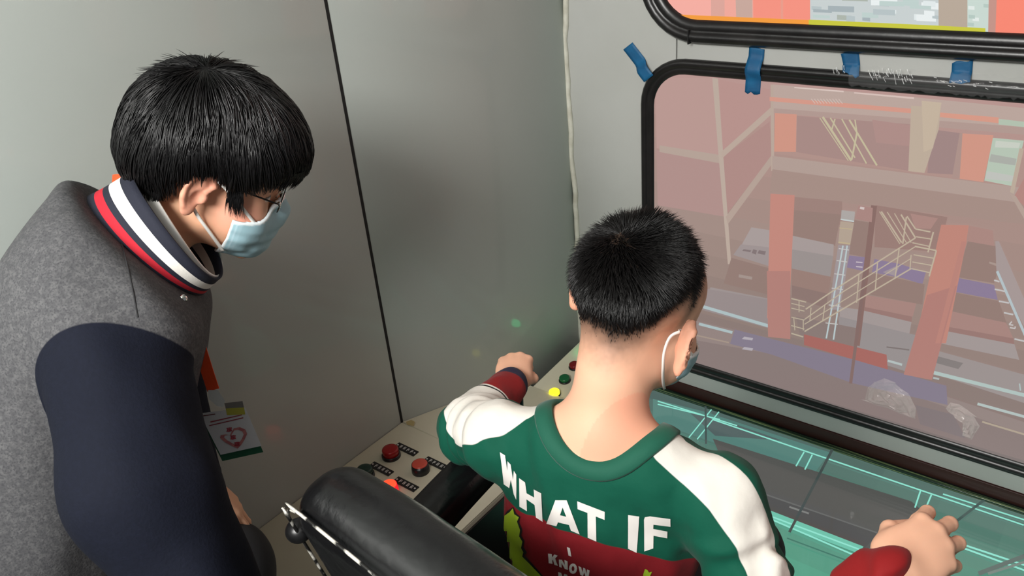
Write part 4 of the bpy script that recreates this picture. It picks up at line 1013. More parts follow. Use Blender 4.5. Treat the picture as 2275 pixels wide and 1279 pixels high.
tL = fore(V, kLe, kLw); tR = fore(V, kRe, kRw); lenL = np.linalg.norm(kLw-kLe); lenR = np.linalg.norm(kRw-kRe)
onL = (dL < dT-0.01) & (dL < dR); onR = (dR < dT-0.01) & (dR < dL) & (rcone(V, kRe, kRw, 0.05, 0.036) < rcone(V, kRs, kRe, 0.056, 0.05)-0.004); onL &= rcone(V, kLe, kLw, 0.05, 0.034) < rcone(V, kLs, kLe, 0.054, 0.05)
gL = np.where(onL, tL-0.075, -0.1); gR = np.where(onR, tR-0.045, -0.1); fc = np.maximum(gL, gR)
fe = np.maximum(np.where(onL, tL-(lenL-0.022), -0.1), -0.1)
q = (V-NK)@NKR
shirt = npmesh('sweatshirt', V, Fc, boy, M_shirt, attrs={'f_white': fw, 'f_red': fr, 'f_cuff': fc, 'f_end': fe})
shirt['label'] = 'green sweatshirt with white shoulder bands and dark red lower half'
# ribbed collar lying round the neck opening
tmp = BVHTree.FromPolygons([Vector(v) for v in V], [tuple(f) for f in Fc.tolist()])
rib = []; upv = []; ph = np.radians(np.linspace(-85, 85, 140))
def base_shirt(P): return smin(torso_d(P), smin(arm_d(P, kLs, kLe, kLw, (0.054, 0.050, 0.034)), arm_d(P, kRs, kRe, kRw, (0.056, 0.050, 0.0325)), 0.01), 0.022)+folds(P)
for k in range(72):
    a = 2*math.pi*k/72; qq = np.stack([NRX*np.cos(ph)*math.cos(a), NRY*np.cos(ph)*math.sin(a), 0.02+0.085*np.sin(ph)], 1); pw = NK+qq@NKR.T; dv = base_shirt(pw)
    j = np.argmax(dv > 0) if (dv > 0).any() else 70
    rib.append(pw[j]); upv.append(unit(nk0*math.cos(a)+nk1*math.sin(a)))
rib = np.array(rib)
for _ in range(2): rib = (np.roll(rib, 1, 0)+rib*2+np.roll(rib, -1, 0))/4
sn = grad(base_shirt, rib, 0.004); sdn = np.cross(np.roll(rib, -1, 0)-np.roll(rib, 1, 0), sn); sdn /= np.linalg.norm(sdn, axis=1, keepdims=True)
M_rib = mat('green_rib', rgb(3, 84, 64), 0.8, bump=(500, 0.15, 0.001), sheen=0.1)
sweep('collar', rib+sn*0.001, [(-0.013, 0.0018), (0.0, 0.0038), (0.010, 0.0034), (0.0125, 0.0), (0.010, -0.005), (-0.013, -0.005)], shirt, M_rib, closed=True, up=sn)
# print on the back
M_print = mat('white_print', rgb(238, 232, 226), 0.6); M_lime = mat('lime_print', rgb(172, 202, 44), 0.7); M_ink = mat('black_print', rgb(26, 20, 18), 0.7)
def tp(x, y): return (1080+x/4.278, 980+y/4.278)
def TP(*p): return [tp(*q) for q in p]
WHAT = [TP((132, 102), (182, 132), (202, 275), (206, 185), (238, 218), (258, 360), (268, 275), (291, 312), (292, 552), (268, 500), (238, 360), (225, 440), (172, 402)),
        TP((318, 345), (375, 385), (390, 490), (462, 530), (458, 452), (530, 490), (543, 762), (478, 722), (465, 600), (388, 548), (392, 662), (322, 618)),
        TP((660, 556), (730, 556), (730, 625), (705, 698), (685, 765), (672, 803), (580, 780)), TP((730, 556), (770, 556), (892, 880), (808, 845), (790, 790), (765, 712), (730, 625)), TP((705, 698), (765, 712), (790, 790), (685, 765)),
        TP((868, 565), (1128, 665), (1127, 742), (1045, 708), (1050, 948), (968, 912), (965, 675), (872, 640)),
        TP((1350, 695), (1455, 708), (1430, 1055), (1348, 1015)),
        TP((1502, 740), (1510, 715), (1560, 706), (1750, 732), (1752, 805), (1592, 785), (1590, 825), (1722, 850), (1720, 915), (1592, 890), (1588, 1012), (1502, 1042))]
lt = decal('lettering', WHAT, tmp, 0.0012, shirt, M_print); lt['label'] = 'white capital letters WHAT IF'
O_ = []
for k in range(12):
    a0, a1 = 2*math.pi*k/12, 2*math.pi*(k+1)/12; O_.append(TP((828+38*math.cos(a0), 1204+50*math.sin(a0)), (828+38*math.cos(a1), 1204+50*math.sin(a1)), (828+13*math.cos(a1), 1204+24*math.sin(a1)), (828+13*math.cos(a0), 1204+24*math.sin(a0))))
SM = [TP((770, 1000), (798, 1010), (812, 1090), (785, 1080)), TP((592, 1062), (630, 1066), (636, 1160), (598, 1152)), TP((630, 1100), (655, 1070), (686, 1082), (650, 1122), (634, 1126)), TP((640, 1118), (662, 1106), (688, 1178), (654, 1168)),
      TP((697, 1118), (725, 1120), (752, 1170), (748, 1122), (776, 1135), (780, 1216), (752, 1206), (722, 1150), (724, 1196), (700, 1186)),
      TP((880, 1180), (905, 1190), (918, 1240), (925, 1195), (945, 1203), (955, 1255), (962, 1210), (986, 1222), (975, 1290), (948, 1282), (934, 1240), (922, 1275), (896, 1262)),
      TP((690, 1238), (718, 1244), (736, 1290), (748, 1254), (776, 1262), (782, 1345), (756, 1338), (752, 1300), (740, 1330), (728, 1326), (714, 1290), (716, 1330), (694, 1322))]+O_
l2 = decal('lettering', SM, tmp, 0.0012, shirt, M_print, 6.0); l2['label'] = 'small white letters I KNOW M'
LIME = TP((182, 705), (230, 672), (262, 634), (275, 690), (318, 720), (302, 760), (330, 840), (322, 900), (352, 950), (340, 1010), (362, 1050), (350, 1090), (420, 1160), (540, 1290), (400, 1400), (240, 1400), (180, 1200), (170, 900))
INK = TP((172, 715), (205, 660), (262, 622), (288, 680), (330, 715), (318, 765), (348, 835), (338, 890), (368, 945), (358, 1000), (392, 1055), (366, 1080), (436, 1150), (556, 1290), (410, 1400), (240, 1400), (170, 1200), (160, 900))
decal('print_outline', [INK], tmp, 0.0009, shirt, M_ink, 6.0); l3 = decal('print_patch', [LIME], tmp, 0.0014, shirt, M_lime, 6.0); l3['label'] = 'lime green printed patch with jagged edge'
decal('print_tuft', [TP((1510, 1205), (1532, 1215), (1548, 1240), (1575, 1232), (1560, 1268), (1545, 1320), (1500, 1320), (1492, 1260))], tmp, 0.0014, shirt, M_lime, 6.0)

# trousers
M_trB = mat('dark_trousers', rgb(34, 35, 40), 0.85, bump=(300, 0.2, 0.001))
def ktr(P):
    d = ell(P, hips+np.array([0, -0.01, 0.02]), (0.142, 0.105, 0.09))
    for k, a in zip(kn, an): d = smin(d, rcone(P, hips+(k-hips)*0.15, k, 0.082, 0.060), 0.04); d = smin(d, rcone(P, k, a, 0.058, 0.048), 0.02)
    return d+0.004*(vnoise(P*30, 31)-0.5)
V, Fc = surface(ktr, (-0.85, 0.4, 0.25), (-0.1, 1.2, 0.86), 0.009); npmesh('trousers', V, Fc, boy, M_trB)
M_shoe = mat('white_shoe', rgb(210, 208, 204), 0.6)
for a in an:
    f = lambda P: smin(ell(P, a+np.array([0, 0.05, -0.05]), (0.042, 0.10, 0.035)), rcone(P, a, a+np.array([0, 0, -0.05]), 0.042, 0.046), 0.02)
    V, Fc = surface(f, a-np.array([0.1, 0.12, 0.14]), a+np.array([0.1, 0.2, 0.08]), 0.007); npmesh('shoe', V, Fc, boy, M_shoe)
# foot rest that carries the shoes
fr_ = empty('foot_rest', (hips[0], an[0][1]+0.04, 0)); tag(fr_, 'low black foot rest under the boy shoes', 'foot rest')
ft = an[0][2]-0.088
box('tread', (hips[0]-0.22, an[0][1]-0.06, ft-0.02), (hips[0]+0.22, 1.15, ft), fr_, M_black, 0.003)
for sx in (-0.19, 0.19): box('leg', (hips[0]+sx-0.015, an[0][1]+0.02, 0), (hips[0]+sx+0.015, an[0][1]+0.05, ft-0.02), fr_, M_steel, 0.002)

# joysticks under both hands
def joystick(root, grip, label):
    j = empty('joystick', root); tag(j, label, 'joystick')
    root = np.asarray(root, float); grip = np.asarray(grip, float); ax = unit(grip-root); Lg = np.linalg.norm(grip-root)
    lathe('boot', root, ax, [(0.045, 0.0), (0.045, 0.01), (0.036, 0.02), (0.04, 0.028), (0.028, 0.038), (0.032, 0.046), (0.018, 0.06)], j, M_black)
    lathe('shaft', root+ax*0.05, ax, [(0.009, 0), (0.009, Lg-0.06)], j, M_steel, 14)
    lathe('knob', grip-ax*0.055, ax, [(0.012, 0), (0.017, 0.012), (0.019, 0.04), (0.017, 0.058), (0.008, 0.066), (0.001, 0.067)], j, M_knob)
    return j
M_knob = mat('joystick_knob', rgb(38, 12, 14), 0.35)
gl = kLw+RHL@np.array([0.004, 0.070, -0.030]); gr_ = kRw+RHR@np.array([0.004, 0.074, -0.034])
rl = np.array([min(gl[0]-0.02, CX1-0.05), 1.05, 0]); rl[2] = CZ-(rl[1]-0.981)*(CZ-0.505)/0.405+0.0005
joystick(rl, gl, 'left joystick on the console, gripped by the hand beside the wall')
rr_ = np.array([gr_[0]+0.01, gr_[1]-0.06, 0.74])
joystick(rr_, gr_, 'right joystick gripped by the hand over the floor screen')
pc = empty('side_console', (rr_[0], rr_[1], 0)); tag(pc, 'beige post with black top carrying the right joystick', 'console')
box('post', (rr_[0]-0.05, rr_[1]-0.06, 0.0), (rr_[0]+0.05, rr_[1]+0.06, 0.72), pc, M_console, 0.004); box('top', (rr_[0]-0.07, rr_[1]-0.10, 0.72), (rr_[0]+0.07, rr_[1]+0.07, 0.74), pc, M_black, 0.004)

# ------------------------------------------------------------------ the young man bending down beside the chair
pt_, rl_ = math.radians(15), math.radians(25)
yw_ = math.radians(26)                                              # face turned a little away from the lens
af = math.cos(pt_)*IR-math.sin(pt_)*IU; af, _bk = math.cos(yw_)*af+math.sin(yw_)*IF, math.cos(yw_)*IF-math.sin(yw_)*af
au = math.cos(rl_)*(math.sin(pt_)*IR+math.cos(pt_)*IU)-math.sin(rl_)*_bk
ax_ = np.cross(af, au); AR = np.stack([ax_, af, au], 1); AM = at(455, 380, 1.09); AS = 0.945
aN = at(335, 520, 1.11)
anb = loc(aN[None], AM, AR, AS)[0]
aC = at(240, 720, 1.10); aB = at(120, 960, 1.11); aP = at(20, 1240, 1.12)
lat = unit(-IF+0.10*IR)                                             # towards the camera: his right side
aRs, aRe, aRw = at(262, 812, 0.97), at(316, 1085, 0.93), at(480, 1390, 0.95)
aLs, aLe, aLw = at(330, 700, 1.22), at(385, 950, 1.25), at(438, 1075, 1.24)
fwdA = unit(np.cross(unit(aN-aP), -lat)); axA = unit(aN-aP)
if np.dot(fwdA, IR) < 0: fwdA = -fwdA
lat = unit(np.cross(fwdA, axA)); AT = np.stack([lat, fwdA, axA], 1)
x_, y_, z_ = hframe(at(525, 1142, 1.26)-aLw, IU*0.9-IF*0.3+IR*0.3); RHA = np.stack([x_, y_, z_], 1)
def ahand(P): return hand_fn((P-aLw)@RHA, 1, [(12, 16, 12), (16, 18, 14), (22, 22, 16), (30, 26, 18)], (10, 0, -8, -14), ((0.028, 0.024, -0.008), (0.058, 0.050, -0.018), (0.070, 0.076, -0.030)), 0.80)
def ahead(P):
    d = head_fn(loc(P, AM, AR, AS), anb, (0.056, 0.054), 0.34)*AS
    return d
V1, F1 = surface(ahead, AM-np.array([0.17, 0.19, 0.20]), AM+np.array([0.17, 0.19, 0.18]), 0.0025)
V2, F2 = surface(ahand, aLw-0.13, aLw+0.18, 0.003)
kneeL = at(500, 1262, 1.25); hipL = aP+IF*0.06; kneeR = at(330, 1560, 1.12); hipR = aP-IF*0.10
def foot(k, dx): return np.array([k[0]-0.06*0+dx, min(k[1]-0.10, 0.40), 0.09])
ftL, ftR = np.array([kneeL[0]+0.02, 0.36, 0.09]), np.array([kneeR[0]+0.02, 0.16, 0.09])
def atrunk(P):
    d = ell(P, aC, (0.12, 0.085, 0.12), AT); d = smin(d, ell(P, aB, (0.15, 0.11, 0.20), AT), 0.05); d = smin(d, ell(P, aP, (0.15, 0.12, 0.14), AT), 0.05)
    d = smin(d, rcone(P, aLs, aRs, 0.035, 0.035), 0.03); d = smin(d, rcone(P, aC, aN, 0.06, 0.025), 0.03)
    for s_, e_, w_ in ((aRs, aRe, aRw), (aLs, aLe, aLw)):
        d = smin(d, rcone(P, s_, e_, 0.046, 0.038), 0.02); d = smin(d, rcone(P, e_, w_, 0.038, 0.027), 0.015)
    for h_, k_, f_ in ((hipL, kneeL, ftL), (hipR, kneeR, ftR)): d = smin(d, rcone(P, h_, k_, 0.075, 0.052), 0.04); d = smin(d, rcone(P, k_, f_, 0.05, 0.035), 0.02)
    return d
V4, F4 = surface(atrunk, (-1.19, -0.35, 0.0), (-0.55, 0.75, 1.42), 0.012, 1)
nh = len(V1); V, Fc = joinVF([(V1, F1), (V2, F2), (V4, F4)])
C = tone((228, 176, 142), len(V)); L = loc(V1, AM, AR, AS)
def arr(w): z = np.zeros(len(V)); z[:nh] = w; return z
C = mixc(C, (222, 142, 124), arr(np.where(np.abs(L[:, 0]) > 0.0795, 0.55, 0.0)))                                           # ears
cheek = np.exp(-(((np.abs(L[:, 0])-0.055)/0.03)**2+((L[:, 1]-0.055)/0.035)**2+((L[:, 2]+0.025)/0.03)**2)); C = mixc(C, (222, 140, 128), arr(cheek*0.7))
Q = np.stack([np.abs(L[:, 0]), L[:, 1], L[:, 2]], 1)
eye = sstep(0.0016, 0.0004, ell(Q, (0.034, 0.086, 0.0028), (0.0125, 0.008, 0.0042))); C = mixc(C, (236, 230, 226), arr(eye*0.9))
C = mixc(C, (30, 22, 20), arr(sstep(0.0055, 0.0045, np.linalg.norm(Q-np.array([0.033, 0.0925, 0.0028]), axis=1))*0.95))
lid = np.abs(Q[:, 2]-(0.0075-0.25*np.maximum(Q[:, 0]-0.036, 0)))+np.where((Q[:, 0] > 0.018) & (Q[:, 0] < 0.05) & (Q[:, 1] > 0.07), 0, 1); C = mixc(C, (40, 28, 26), arr(sstep(0.0016, 0.0008, lid)*0.9))
brow = np.abs(Q[:, 2]-(0.0235-0.12*(Q[:, 0]-0.03)))+np.where((Q[:, 0] > 0.012) & (Q[:, 0] < 0.052) & (Q[:, 1] > 0.06), 0, 1); C = mixc(C, (44, 34, 30), arr(sstep(0.0045, 0.002, brow)*0.85))
man = npmesh('person', V, Fc, None, M_skinA, cols={'tone': C})
tag(man, 'young man bending forward at left in a grey varsity jacket, glasses and blue mask', 'person', 'people in the cabin')

# ---- his thick mop of hair
M_hairA = mat('black_hair', rgb(13, 12, 13), 0.42, spec=0.38)
def hair_line(L):
    """height of the lower hair edge, by position round the head"""
    y = L[:, 1]
    return np.interp(y, [-0.12, -0.09, -0.05, -0.02, 0.005, 0.03, 0.06, 0.10, 0.14], [-0.050, -0.048, -0.034, 0.030, 0.044, 0.026, 0.034, 0.049, 0.060])
def hmass0(P):
    d = ell(P, (0, 0.002, 0.062), (0.095, 0.114, 0.092))
    d = smin(d, ell(P, (0, -0.032, 0.030), (0.087, 0.086, 0.086)), 0.03)
    d = smin(d, ell(P, (0, 0.066, 0.064), (0.080, 0.060, 0.050)), 0.03)
    return d
def hmass(P): return hmass0(P)+0.009*(vnoise(P*19+3.0, 45)-0.5)
def hcap(P):
    d = hmass(P)+0.004+0.008*(vnoise(P*36, 40)-0.5)
    low = hair_line(P)+0.010+0.010*(vnoise(np.stack([P[:, 0]*120, P[:, 1]*120, P[:, 2]*0], 1), 41)-0.5)-P[:, 2]
    return smax(d, low, 0.01)
V, Fc = surface(hcap, (-0.13, -0.15, -0.07), (0.13, 0.17, 0.19), 0.0035)
hm = npmesh('hair', wlds(V, AM, AR, AS), Fc, man, M_hairA); hm['label'] = 'thick black bowl-cut hair'; hm['kind'] = 'stuff'
N = 9500; S = 11
th = rng.random(N)*2*math.pi; z0 = rng.random(N)
r0 = np.stack([np.cos(th)*np.sqrt(1-z0**2)*0.096, np.sin(th)*np.sqrt(1-z0**2)*0.119+0.006, z0*0.10+0.066], 1)
low = rng.random(N) < 0.42; r0[low, 2] = 0.0+rng.random(low.sum())*0.09
crown = np.array([0.012, -0.040, 0.153])
def to_surf(p, off, fn=hmass):
    for _ in range(2): g = grad(fn, p, 0.002); p = p-(fn(p)-off)[:, None]*g
    return p, g
p, g = to_surf(r0, 0.0); paths = [p]; lenS = (0.055+0.075*rng.random(N)); lock = vnoise(p*34, 50)*2-1; lk2 = vnoise(p*60, 51)*2-1
lift_ = rng.random(N)*0.005+0.006*np.clip(vnoise(p*28, 52)-0.35, 0, 1)
for k in range(1, S):
    rd_ = p-crown; rd_ -= (rd_*g).sum(1)[:, None]*g; rd_ /= np.linalg.norm(rd_, axis=1, keepdims=True)+1e-6
    dn = np.array([0, 0.10, -1.0])-g*(g@np.array([0, 0.10, -1.0]))[:, None]
    sw = np.cross(g, rd_)
    d_ = rd_*0.9+dn*0.9+sw*(0.42*lock+0.50*lk2*(k/S))[:, None]+rng.normal(0, 0.09, (N, 3)); d_ /= np.linalg.norm(d_, axis=1, keepdims=True)+1e-9
    p = p+d_*(lenS/(S-1))[:, None]
    ph, g = to_surf(p, 0.0); below = p[:, 2] < 0.05
    off = lift_*math.sin(math.pi*k/(S-1))+0.0012
    p = ph+g*off[:, None]; paths.append(p)
paths = np.stack(paths, 1)
end = paths[:, -1]; hl = hair_line(end)-0.012*rng.random(N)
lim = hair_line(paths.reshape(-1, 3)).reshape(N, S)-0.020*rng.random(N)[:, None]**2-0.003-0.008*vnoise(paths[:, -1]*70, 53)[:, None]
ok = (paths[:, :, 2] > lim)
first_bad = np.where(ok.all(1), S, np.argmax(~ok, axis=1))
keep = first_bad > 3; paths = paths[keep]; first_bad = first_bad[keep]
# shorten strands that would hang below the cut line
newp = np.empty_like(paths); ii = np.arange(S)/(S-1)
for q in range(3):
    for n_ in range(4, S+1):
        m = first_bad == n_; xs = ii*(n_-1); lo_ = np.floor(xs).astype(int); hi_ = np.minimum(lo_+1, S-1); f_ = xs-lo_
        newp[m, :, q] = paths[m][:, lo_, q]*(1-f_)+paths[m][:, hi_, q]*f_
N2 = len(newp)
gid = rng.choice(N2, 620, replace=False); G_ = newp[gid]; near_ = np.empty(N2, int)
for s0 in range(0, N2, 1500): near_[s0:s0+1500] = ((newp[s0:s0+1500, None, 3, :]-G_[None, :, 3, :])**2).sum(2).argmin(1)
wgt = (np.clip(ii*1.25-0.15, 0, 1)*0.62)[None, :, None]*(0.5+0.5*rng.random(N2))[:, None, None]
newp = newp*(1-wgt)+(G_[near_]+(newp[:, :1]-G_[near_][:, :1])*0.25+np.linalg.norm(newp[:, -1:]-newp[:, :1], axis=2, keepdims=True)*0)*wgt
rad = np.outer(0.00075*(0.7+0.6*rng.random(N2)), np.array([0.5, 0.8, 1, 1, 1, 1, 0.95, 0.85, 0.7, 0.45, 0.08]))
hs = strands('hair_strands', wlds(newp.reshape(-1, 3), AM, AR, AS).reshape(N2, S, 3), rad, hm, M_hairA); hs['kind'] = 'stuff'
# fly-away tips on the crown, fringe ends and the side lock in front of the ear
tips = []
for k in range(260):
    a = random.random()*2*math.pi; b = 0.02+0.05*random.random(); o = np.array([crown[0]+math.cos(a)*b*0.6, crown[1]+math.sin(a)*b, 0.146]); o, gg = to_surf(o[None], 0.003, hmass0); o = o[0]; gg = gg[0]
    d = unit(o-crown-gg*np.dot(o-crown, gg)); n_ = 0.02+0.025*random.random(); lf = random.random()*0.35
    tips.append([o+d*n_*t+gg*(n_*lf*t-0.3*n_*lf*t*t) for t in np.linspace(0, 1, 6)])
for k in range(300):
    sx = 1 if random.random() < 0.75 else -1
    o = np.array([0.0765*sx, 0.030+0.017*random.random(), 0.030]); L_ = 0.022+0.030*random.random(); c_ = random.uniform(-0.16, 0.14); w_ = random.uniform(-0.05, 0.1)
    tips.append([o+np.array([(0.005*math.sin(t*2)-0.0*t+0.002*random.random()*t)*sx+w_*0.008*t*sx, L_*(c_*t+0.20*t*t), -L_*t]) for t in np.linspace(0, 1, 6)])
for k in range(900):
    a = random.uniform(-1.25, 1.35); o = np.array([0.089*math.sin(a), 0.03+0.093*math.cos(a), 0.062]); o = to_surf(o[None], 0.003, hmass0)[0][0]; L_ = random.uniform(0.012, 0.034); tw = random.uniform(-0.35, 0.35)
    q = [o]
    for t in range(5):
        g1 = grad(hmass0, q[-1][None], 0.002)[0]; dd = unit(np.array([tw*math.cos(a), -tw*math.sin(a)*0.6, -1.0])-g1*g1[2]*-0.8); q.append(q[-1]+dd*L_/5)
    tips.append(q)
for k in range(420):
    a = random.uniform(-1.3, 1.3)+math.pi; o = np.array([0.08*math.sin(a), -0.03+0.075*math.cos(a), -0.018]); L_ = random.uniform(0.008, 0.024); c_ = random.uniform(-0.2, 0.3)
    tips.append([o+np.array([0.0, -c_*L_*t*0.5+0.004*t, -L_*t]) for t in np.linspace(0, 1, 6)])
tips = np.array(tips); rad = np.outer(0.0006*(0.6+0.7*rng.random(len(tips))), np.array([1, 1, 0.9, 0.75, 0.5, 0.1]))
ht = strands('loose_hair', wlds(tips.reshape(-1, 3), AM, AR, AS).reshape(len(tips), 6, 3), rad, hm, M_hairA); ht['kind'] = 'stuff'

# ---- mask and glasses
am = face_mask('face_mask', AM, AR, AS, anb, None, man); am['label'] = 'pale blue pleated mask'
AL1 = [(0.057, 0.075, -0.030), (0.070, 0.052, -0.006), (0.079, 0.024, 0.018), (0.080, 0.004, 0.028), (0.079, -0.012, 0.022)]
AL2 = [(0.056, 0.050, -0.088), (0.068, 0.026, -0.060), (0.076, 0.002, -0.034), (0.078, -0.012, -0.014), (0.078, -0.014, 0.008)]
for A_ in (AL1, AL2): loops([A_, [(-x, y, z) for x, y, z in A_]], AM, AR, AS, am, 0.0021, 0.001, hf=lambda P: head_fn(P, anb, (0.056, 0.060), 0.34))
M_wire = mat('black_wire', rgb(22, 20, 20), 0.3, metal=0.6); M_lens = mat('spectacle_glass', rgb(240, 244, 245), 0.02, spec=0.5, trans=1.0); M_chrome = mat('chrome_hinge', rgb(220, 220, 216), 0.15, metal=1.0)
gb = np.array([0, 0.105, 0.010]); lens_c = 0.034; GL = []
gp = sweep('glasses', catmull([wld(q, AM, AR, AS) for q in ((-0.010, 0.110, 0.014), (0, 0.113, 0.017), (0.010, 0.110, 0.014))], 6), circ(0.0011, 6), man, M_wire, up=au); gp['label'] = 'thin black wire-rimmed glasses'
for sx in (-1, 1):
    rim = []; disc = []
    for k in range(28):
        a = 2*math.pi*k/28; x = sx*(lens_c+0.0245*math.cos(a)); z = 0.004+0.0185*math.sin(a)*(1-0.10*math.cos(a)); rim.append(wld((x, 0.110-0.16*max(abs(x)-0.02, 0)-0.06*(0.02-z)*0.5, z), AM, AR, AS))
    rim = np.array(rim); sweep('rim', rim, circ(0.0009, 6), gp, M_wire, closed=True, up=af)
    c = rim.mean(0); th_ = af*0.0012; n = len(rim)
    mesh('lens', list(rim)+list(rim+th_)+[c+af*0.0015, c+af*0.003], [(k, (k+1) % n, 2*n) for k in range(n)][::-1]+[(n+k, n+(k+1) % n, 2*n+1) for k in range(n)]+[(k, (k+1) % n, n+(k+1) % n, n+k) for k in range(n)], gp, M_lens, True)
    hp = (sx*0.0595, 0.1015, 0.008)
    sweep('temple', catmull([wld(q, AM, AR, AS) for q in (hp, (sx*0.069, 0.092, 0.012), (sx*0.0775, 0.045, 0.020), (sx*0.080, 0.005, 0.026), (sx*0.080, -0.016, 0.014))], 8), circ(0.0012, 6), gp, M_wire, up=au)
    hq = wld(hp, AM, AR, AS); box_pts = hq; f = lambda P: ell(P, hq, (0.003, 0.003, 0.0035)); V, Fc = surface(f, hq-0.006, hq+0.006, 0.0012); npmesh('hinge', V, Fc, gp, M_chrome)
    sweep('nose_pad', catmull([wld(q, AM, AR, AS) for q in ((sx*0.011, 0.110, 0.008), (sx*0.012, 0.104, 0.003), (sx*0.012, 0.102, -0.004))], 5), circ(0.0016, 6), gp, M_lens, up=au)

# ---- varsity jacket
def jacket_mat():
    m = bpy.data.materials.new('varsity_jacket'); m.use_nodes = True; nt = m.node_tree; b = nt.nodes['Principled BSDF']; b.inputs['Roughness'].default_value = 0.85; b.inputs['Specular IOR Level'].default_value = 0.2; b.inputs['Sheen Weight'].default_value = 0.0
    tc = nt.nodes.new('ShaderNodeTexCoord')
    def noise(s, det=3):
        n = nt.nodes.new('ShaderNodeTexNoise'); n.inputs['Scale'].default_value = s; n.inputs['Detail'].default_value = det; nt.links.new(tc.outputs['Object'], n.inputs['Vector']); return n.outputs['Fac']
    def rng_(v, a, c):
        mr = nt.nodes.new('ShaderNodeMapRange'); mr.inputs['From Min'].default_value = a; mr.inputs['From Max'].default_value = c; nt.links.new(v, mr.inputs['Value']); return mr.outputs[0]
    def mix(f, c1, c2):
        x = nt.nodes.new('ShaderNodeMix'); x.data_type = 'RGBA'; nt.links.new(f, x.inputs[0])
        for i, c in ((6, c1), (7, c2)):
            if isinstance(c, tuple): x.inputs[i].default_value = c
            else: nt.links.new(c, x.inputs[i])
        return x.outputs[2]
    wool = mix(rng_(noise(150, 5), 0.40, 0.64), rgb(76, 76, 78), rgb(92, 92, 93)); wool = mix(rng_(noise(420, 2), 0.45, 0.7), wool, rgb(64, 64, 67))
    navy = mix(rng_(noise(200, 3), 0.4, 0.7), rgb(12, 16, 29), rgb(15, 19, 33))
    a = nt.nodes.new('ShaderNodeAttribute'); a.attribute_name = 'f_sleeve'; c = mix(rng_(a.outputs['Fac'], -0.0006, 0.0006), wool, navy)
    s = nt.nodes.new('ShaderNodeAttribute'); s.attribute_name = 'f_seam'; c = mix(rng_(s.outputs['Fac'], -0.0011, -0.0004), c, rgb(44, 44, 46))
    nt.links.new(c, b.inputs['Base Color'])
    bp = nt.nodes.new('ShaderNodeBump'); bp.inputs['Strength'].default_value = 0.3; bp.inputs['Distance'].default_value = 0.0015; nt.links.new(noise(330, 3), bp.inputs['Height']); nt.links.new(bp.outputs[0], b.inputs['Normal'])
    return m
M_jacket = jacket_mat()
def j_torso(P):
    d = ell(P, aC+axA*0.01-fwdA*0.012, (0.185, 0.120, 0.20), AT)
    d = smin(d, ell(P, aB, (0.172, 0.150, 0.21), AT), 0.06)
    d = smin(d, ell(P, aP+axA*0.02, (0.175, 0.160, 0.17), AT), 0.06)
    d = smin(d, rcone(P, at(262, 640, 1.02), at(292, 740, 0.99), 0.075, 0.075), 0.05)
    d = smin(d, rcone(P, at(235, 490, 1.065), at(300, 610, 1.035), 0.060, 0.062), 0.04)
    d = smin(d, rcone(P, at(250, 560, 1.06), at(268, 720, 1.0), 0.066, 0.075), 0.05)
    d = smin(d, rcone(P, aN-fwdA*0.02-axA*0.02, aC, 0.084, 0.115), 0.05)
    d = smin(d, rcone(P, at(352, 672, 1.10), at(362, 960, 1.10), 0.028, 0.038), 0.025)          # loose front hanging down
    d = smin(d, rcone(P, aLs+IU*0.02, aLs-IF*0.05, 0.06, 0.06), 0.05)
    return d
def j_armR(P): return smin(rcone(P, aRs, aRe, 0.079, 0.076), rcone(P, aRe, aRw, 0.076, 0.066), 0.03)
def j_armL(P): return smin(rcone(P, aLs, aLe, 0.068, 0.055), rcone(P, aLe, aLe+(aLw-aLe)*0.86, 0.055, 0.044), 0.02)
def jfold(P):
    q = (P-aC)@AT; n = vnoise(np.stack([q[:, 0]*16, q[:, 1]*16+q[:, 2]*6, q[:, 2]*8], 1), 61)-0.5; n2 = vnoise(P*np.array([24, 24, 10]), 62)-0.5
    return 0.010*n+0.005*n2
wall_clear = lambda P: (XW+0.004)-P[:, 0]
def jacket_fn(P):
    d = smin(smin(j_torso(P), j_armL(P), 0.015), j_armR(P)-0.002, 0.012)+jfold(P)
    d = smax(d, -rcone(P, aN-axA*0.01, loc_top, 0.056, 0.062), 0.008)
    cut = (P-at(285, 535, 1.10))@unit(0.70*IR+0.71*IU+0.05*IF)-0.017
    return smax(smax(d, cut, 0.02), wall_clear(P), 0.01)
loc_top = aN+unit(AM-aN)*0.12
V, Fc = surface(jacket_fn, (-1.21, -0.16, 0.70), (-0.55, 0.80, 1.50), 0.005)
dR, dT, dL = j_armR(V), j_torso(V), j_armL(V)
# armhole: a plane through the shoulder seam
sa, sb, sc2 = at(95, 822, 0.99), at(322, 712, 0.925), at(432, 790, 0.99)
apn = unit(np.cross(sb-sa, sc2-sa)); 
if np.dot(apn, aRe-sa) < 0: apn = -apn
fsR = np.minimum((V-sb)@apn, (dT-dR)+0.004); fsL = np.where(dL < dT-0.004, 0.02, -0.02); fsl = np.maximum(fsR, np.where(dR < dL, -1, fsL))
bj = BVHTree.FromPolygons([Vector(v) for v in V], [tuple(f) for f in Fc.tolist()])
sm_ = [h for h in (hit(bj, *p) for p in ((262, 508), (278, 570), (294, 640), (306, 705))) if h is not None]
fsm = np.full(len(V), 1.0)
for pl in (sm_,):
    for a, b in zip(pl[:-1], pl[1:]): fsm = np.minimum(fsm, rcone(V, a, b, 0.0, 0.0))
jk = npmesh('jacket', V, Fc, man, M_jacket, attrs={'f_sleeve': fsl, 'f_seam': 0.0-fsm*0+(-1.0)}); jk['label'] = 'grey wool varsity jacket with navy sleeves and striped collar'
M_seam = mat('seam_thread', rgb(38, 38, 40), 0.9)
for pl in (sm_,):
    if len(pl) > 1: sweep('seam', catmull(pl, 8), circ(0.0011, 5), jk, M_seam, up=-IF)
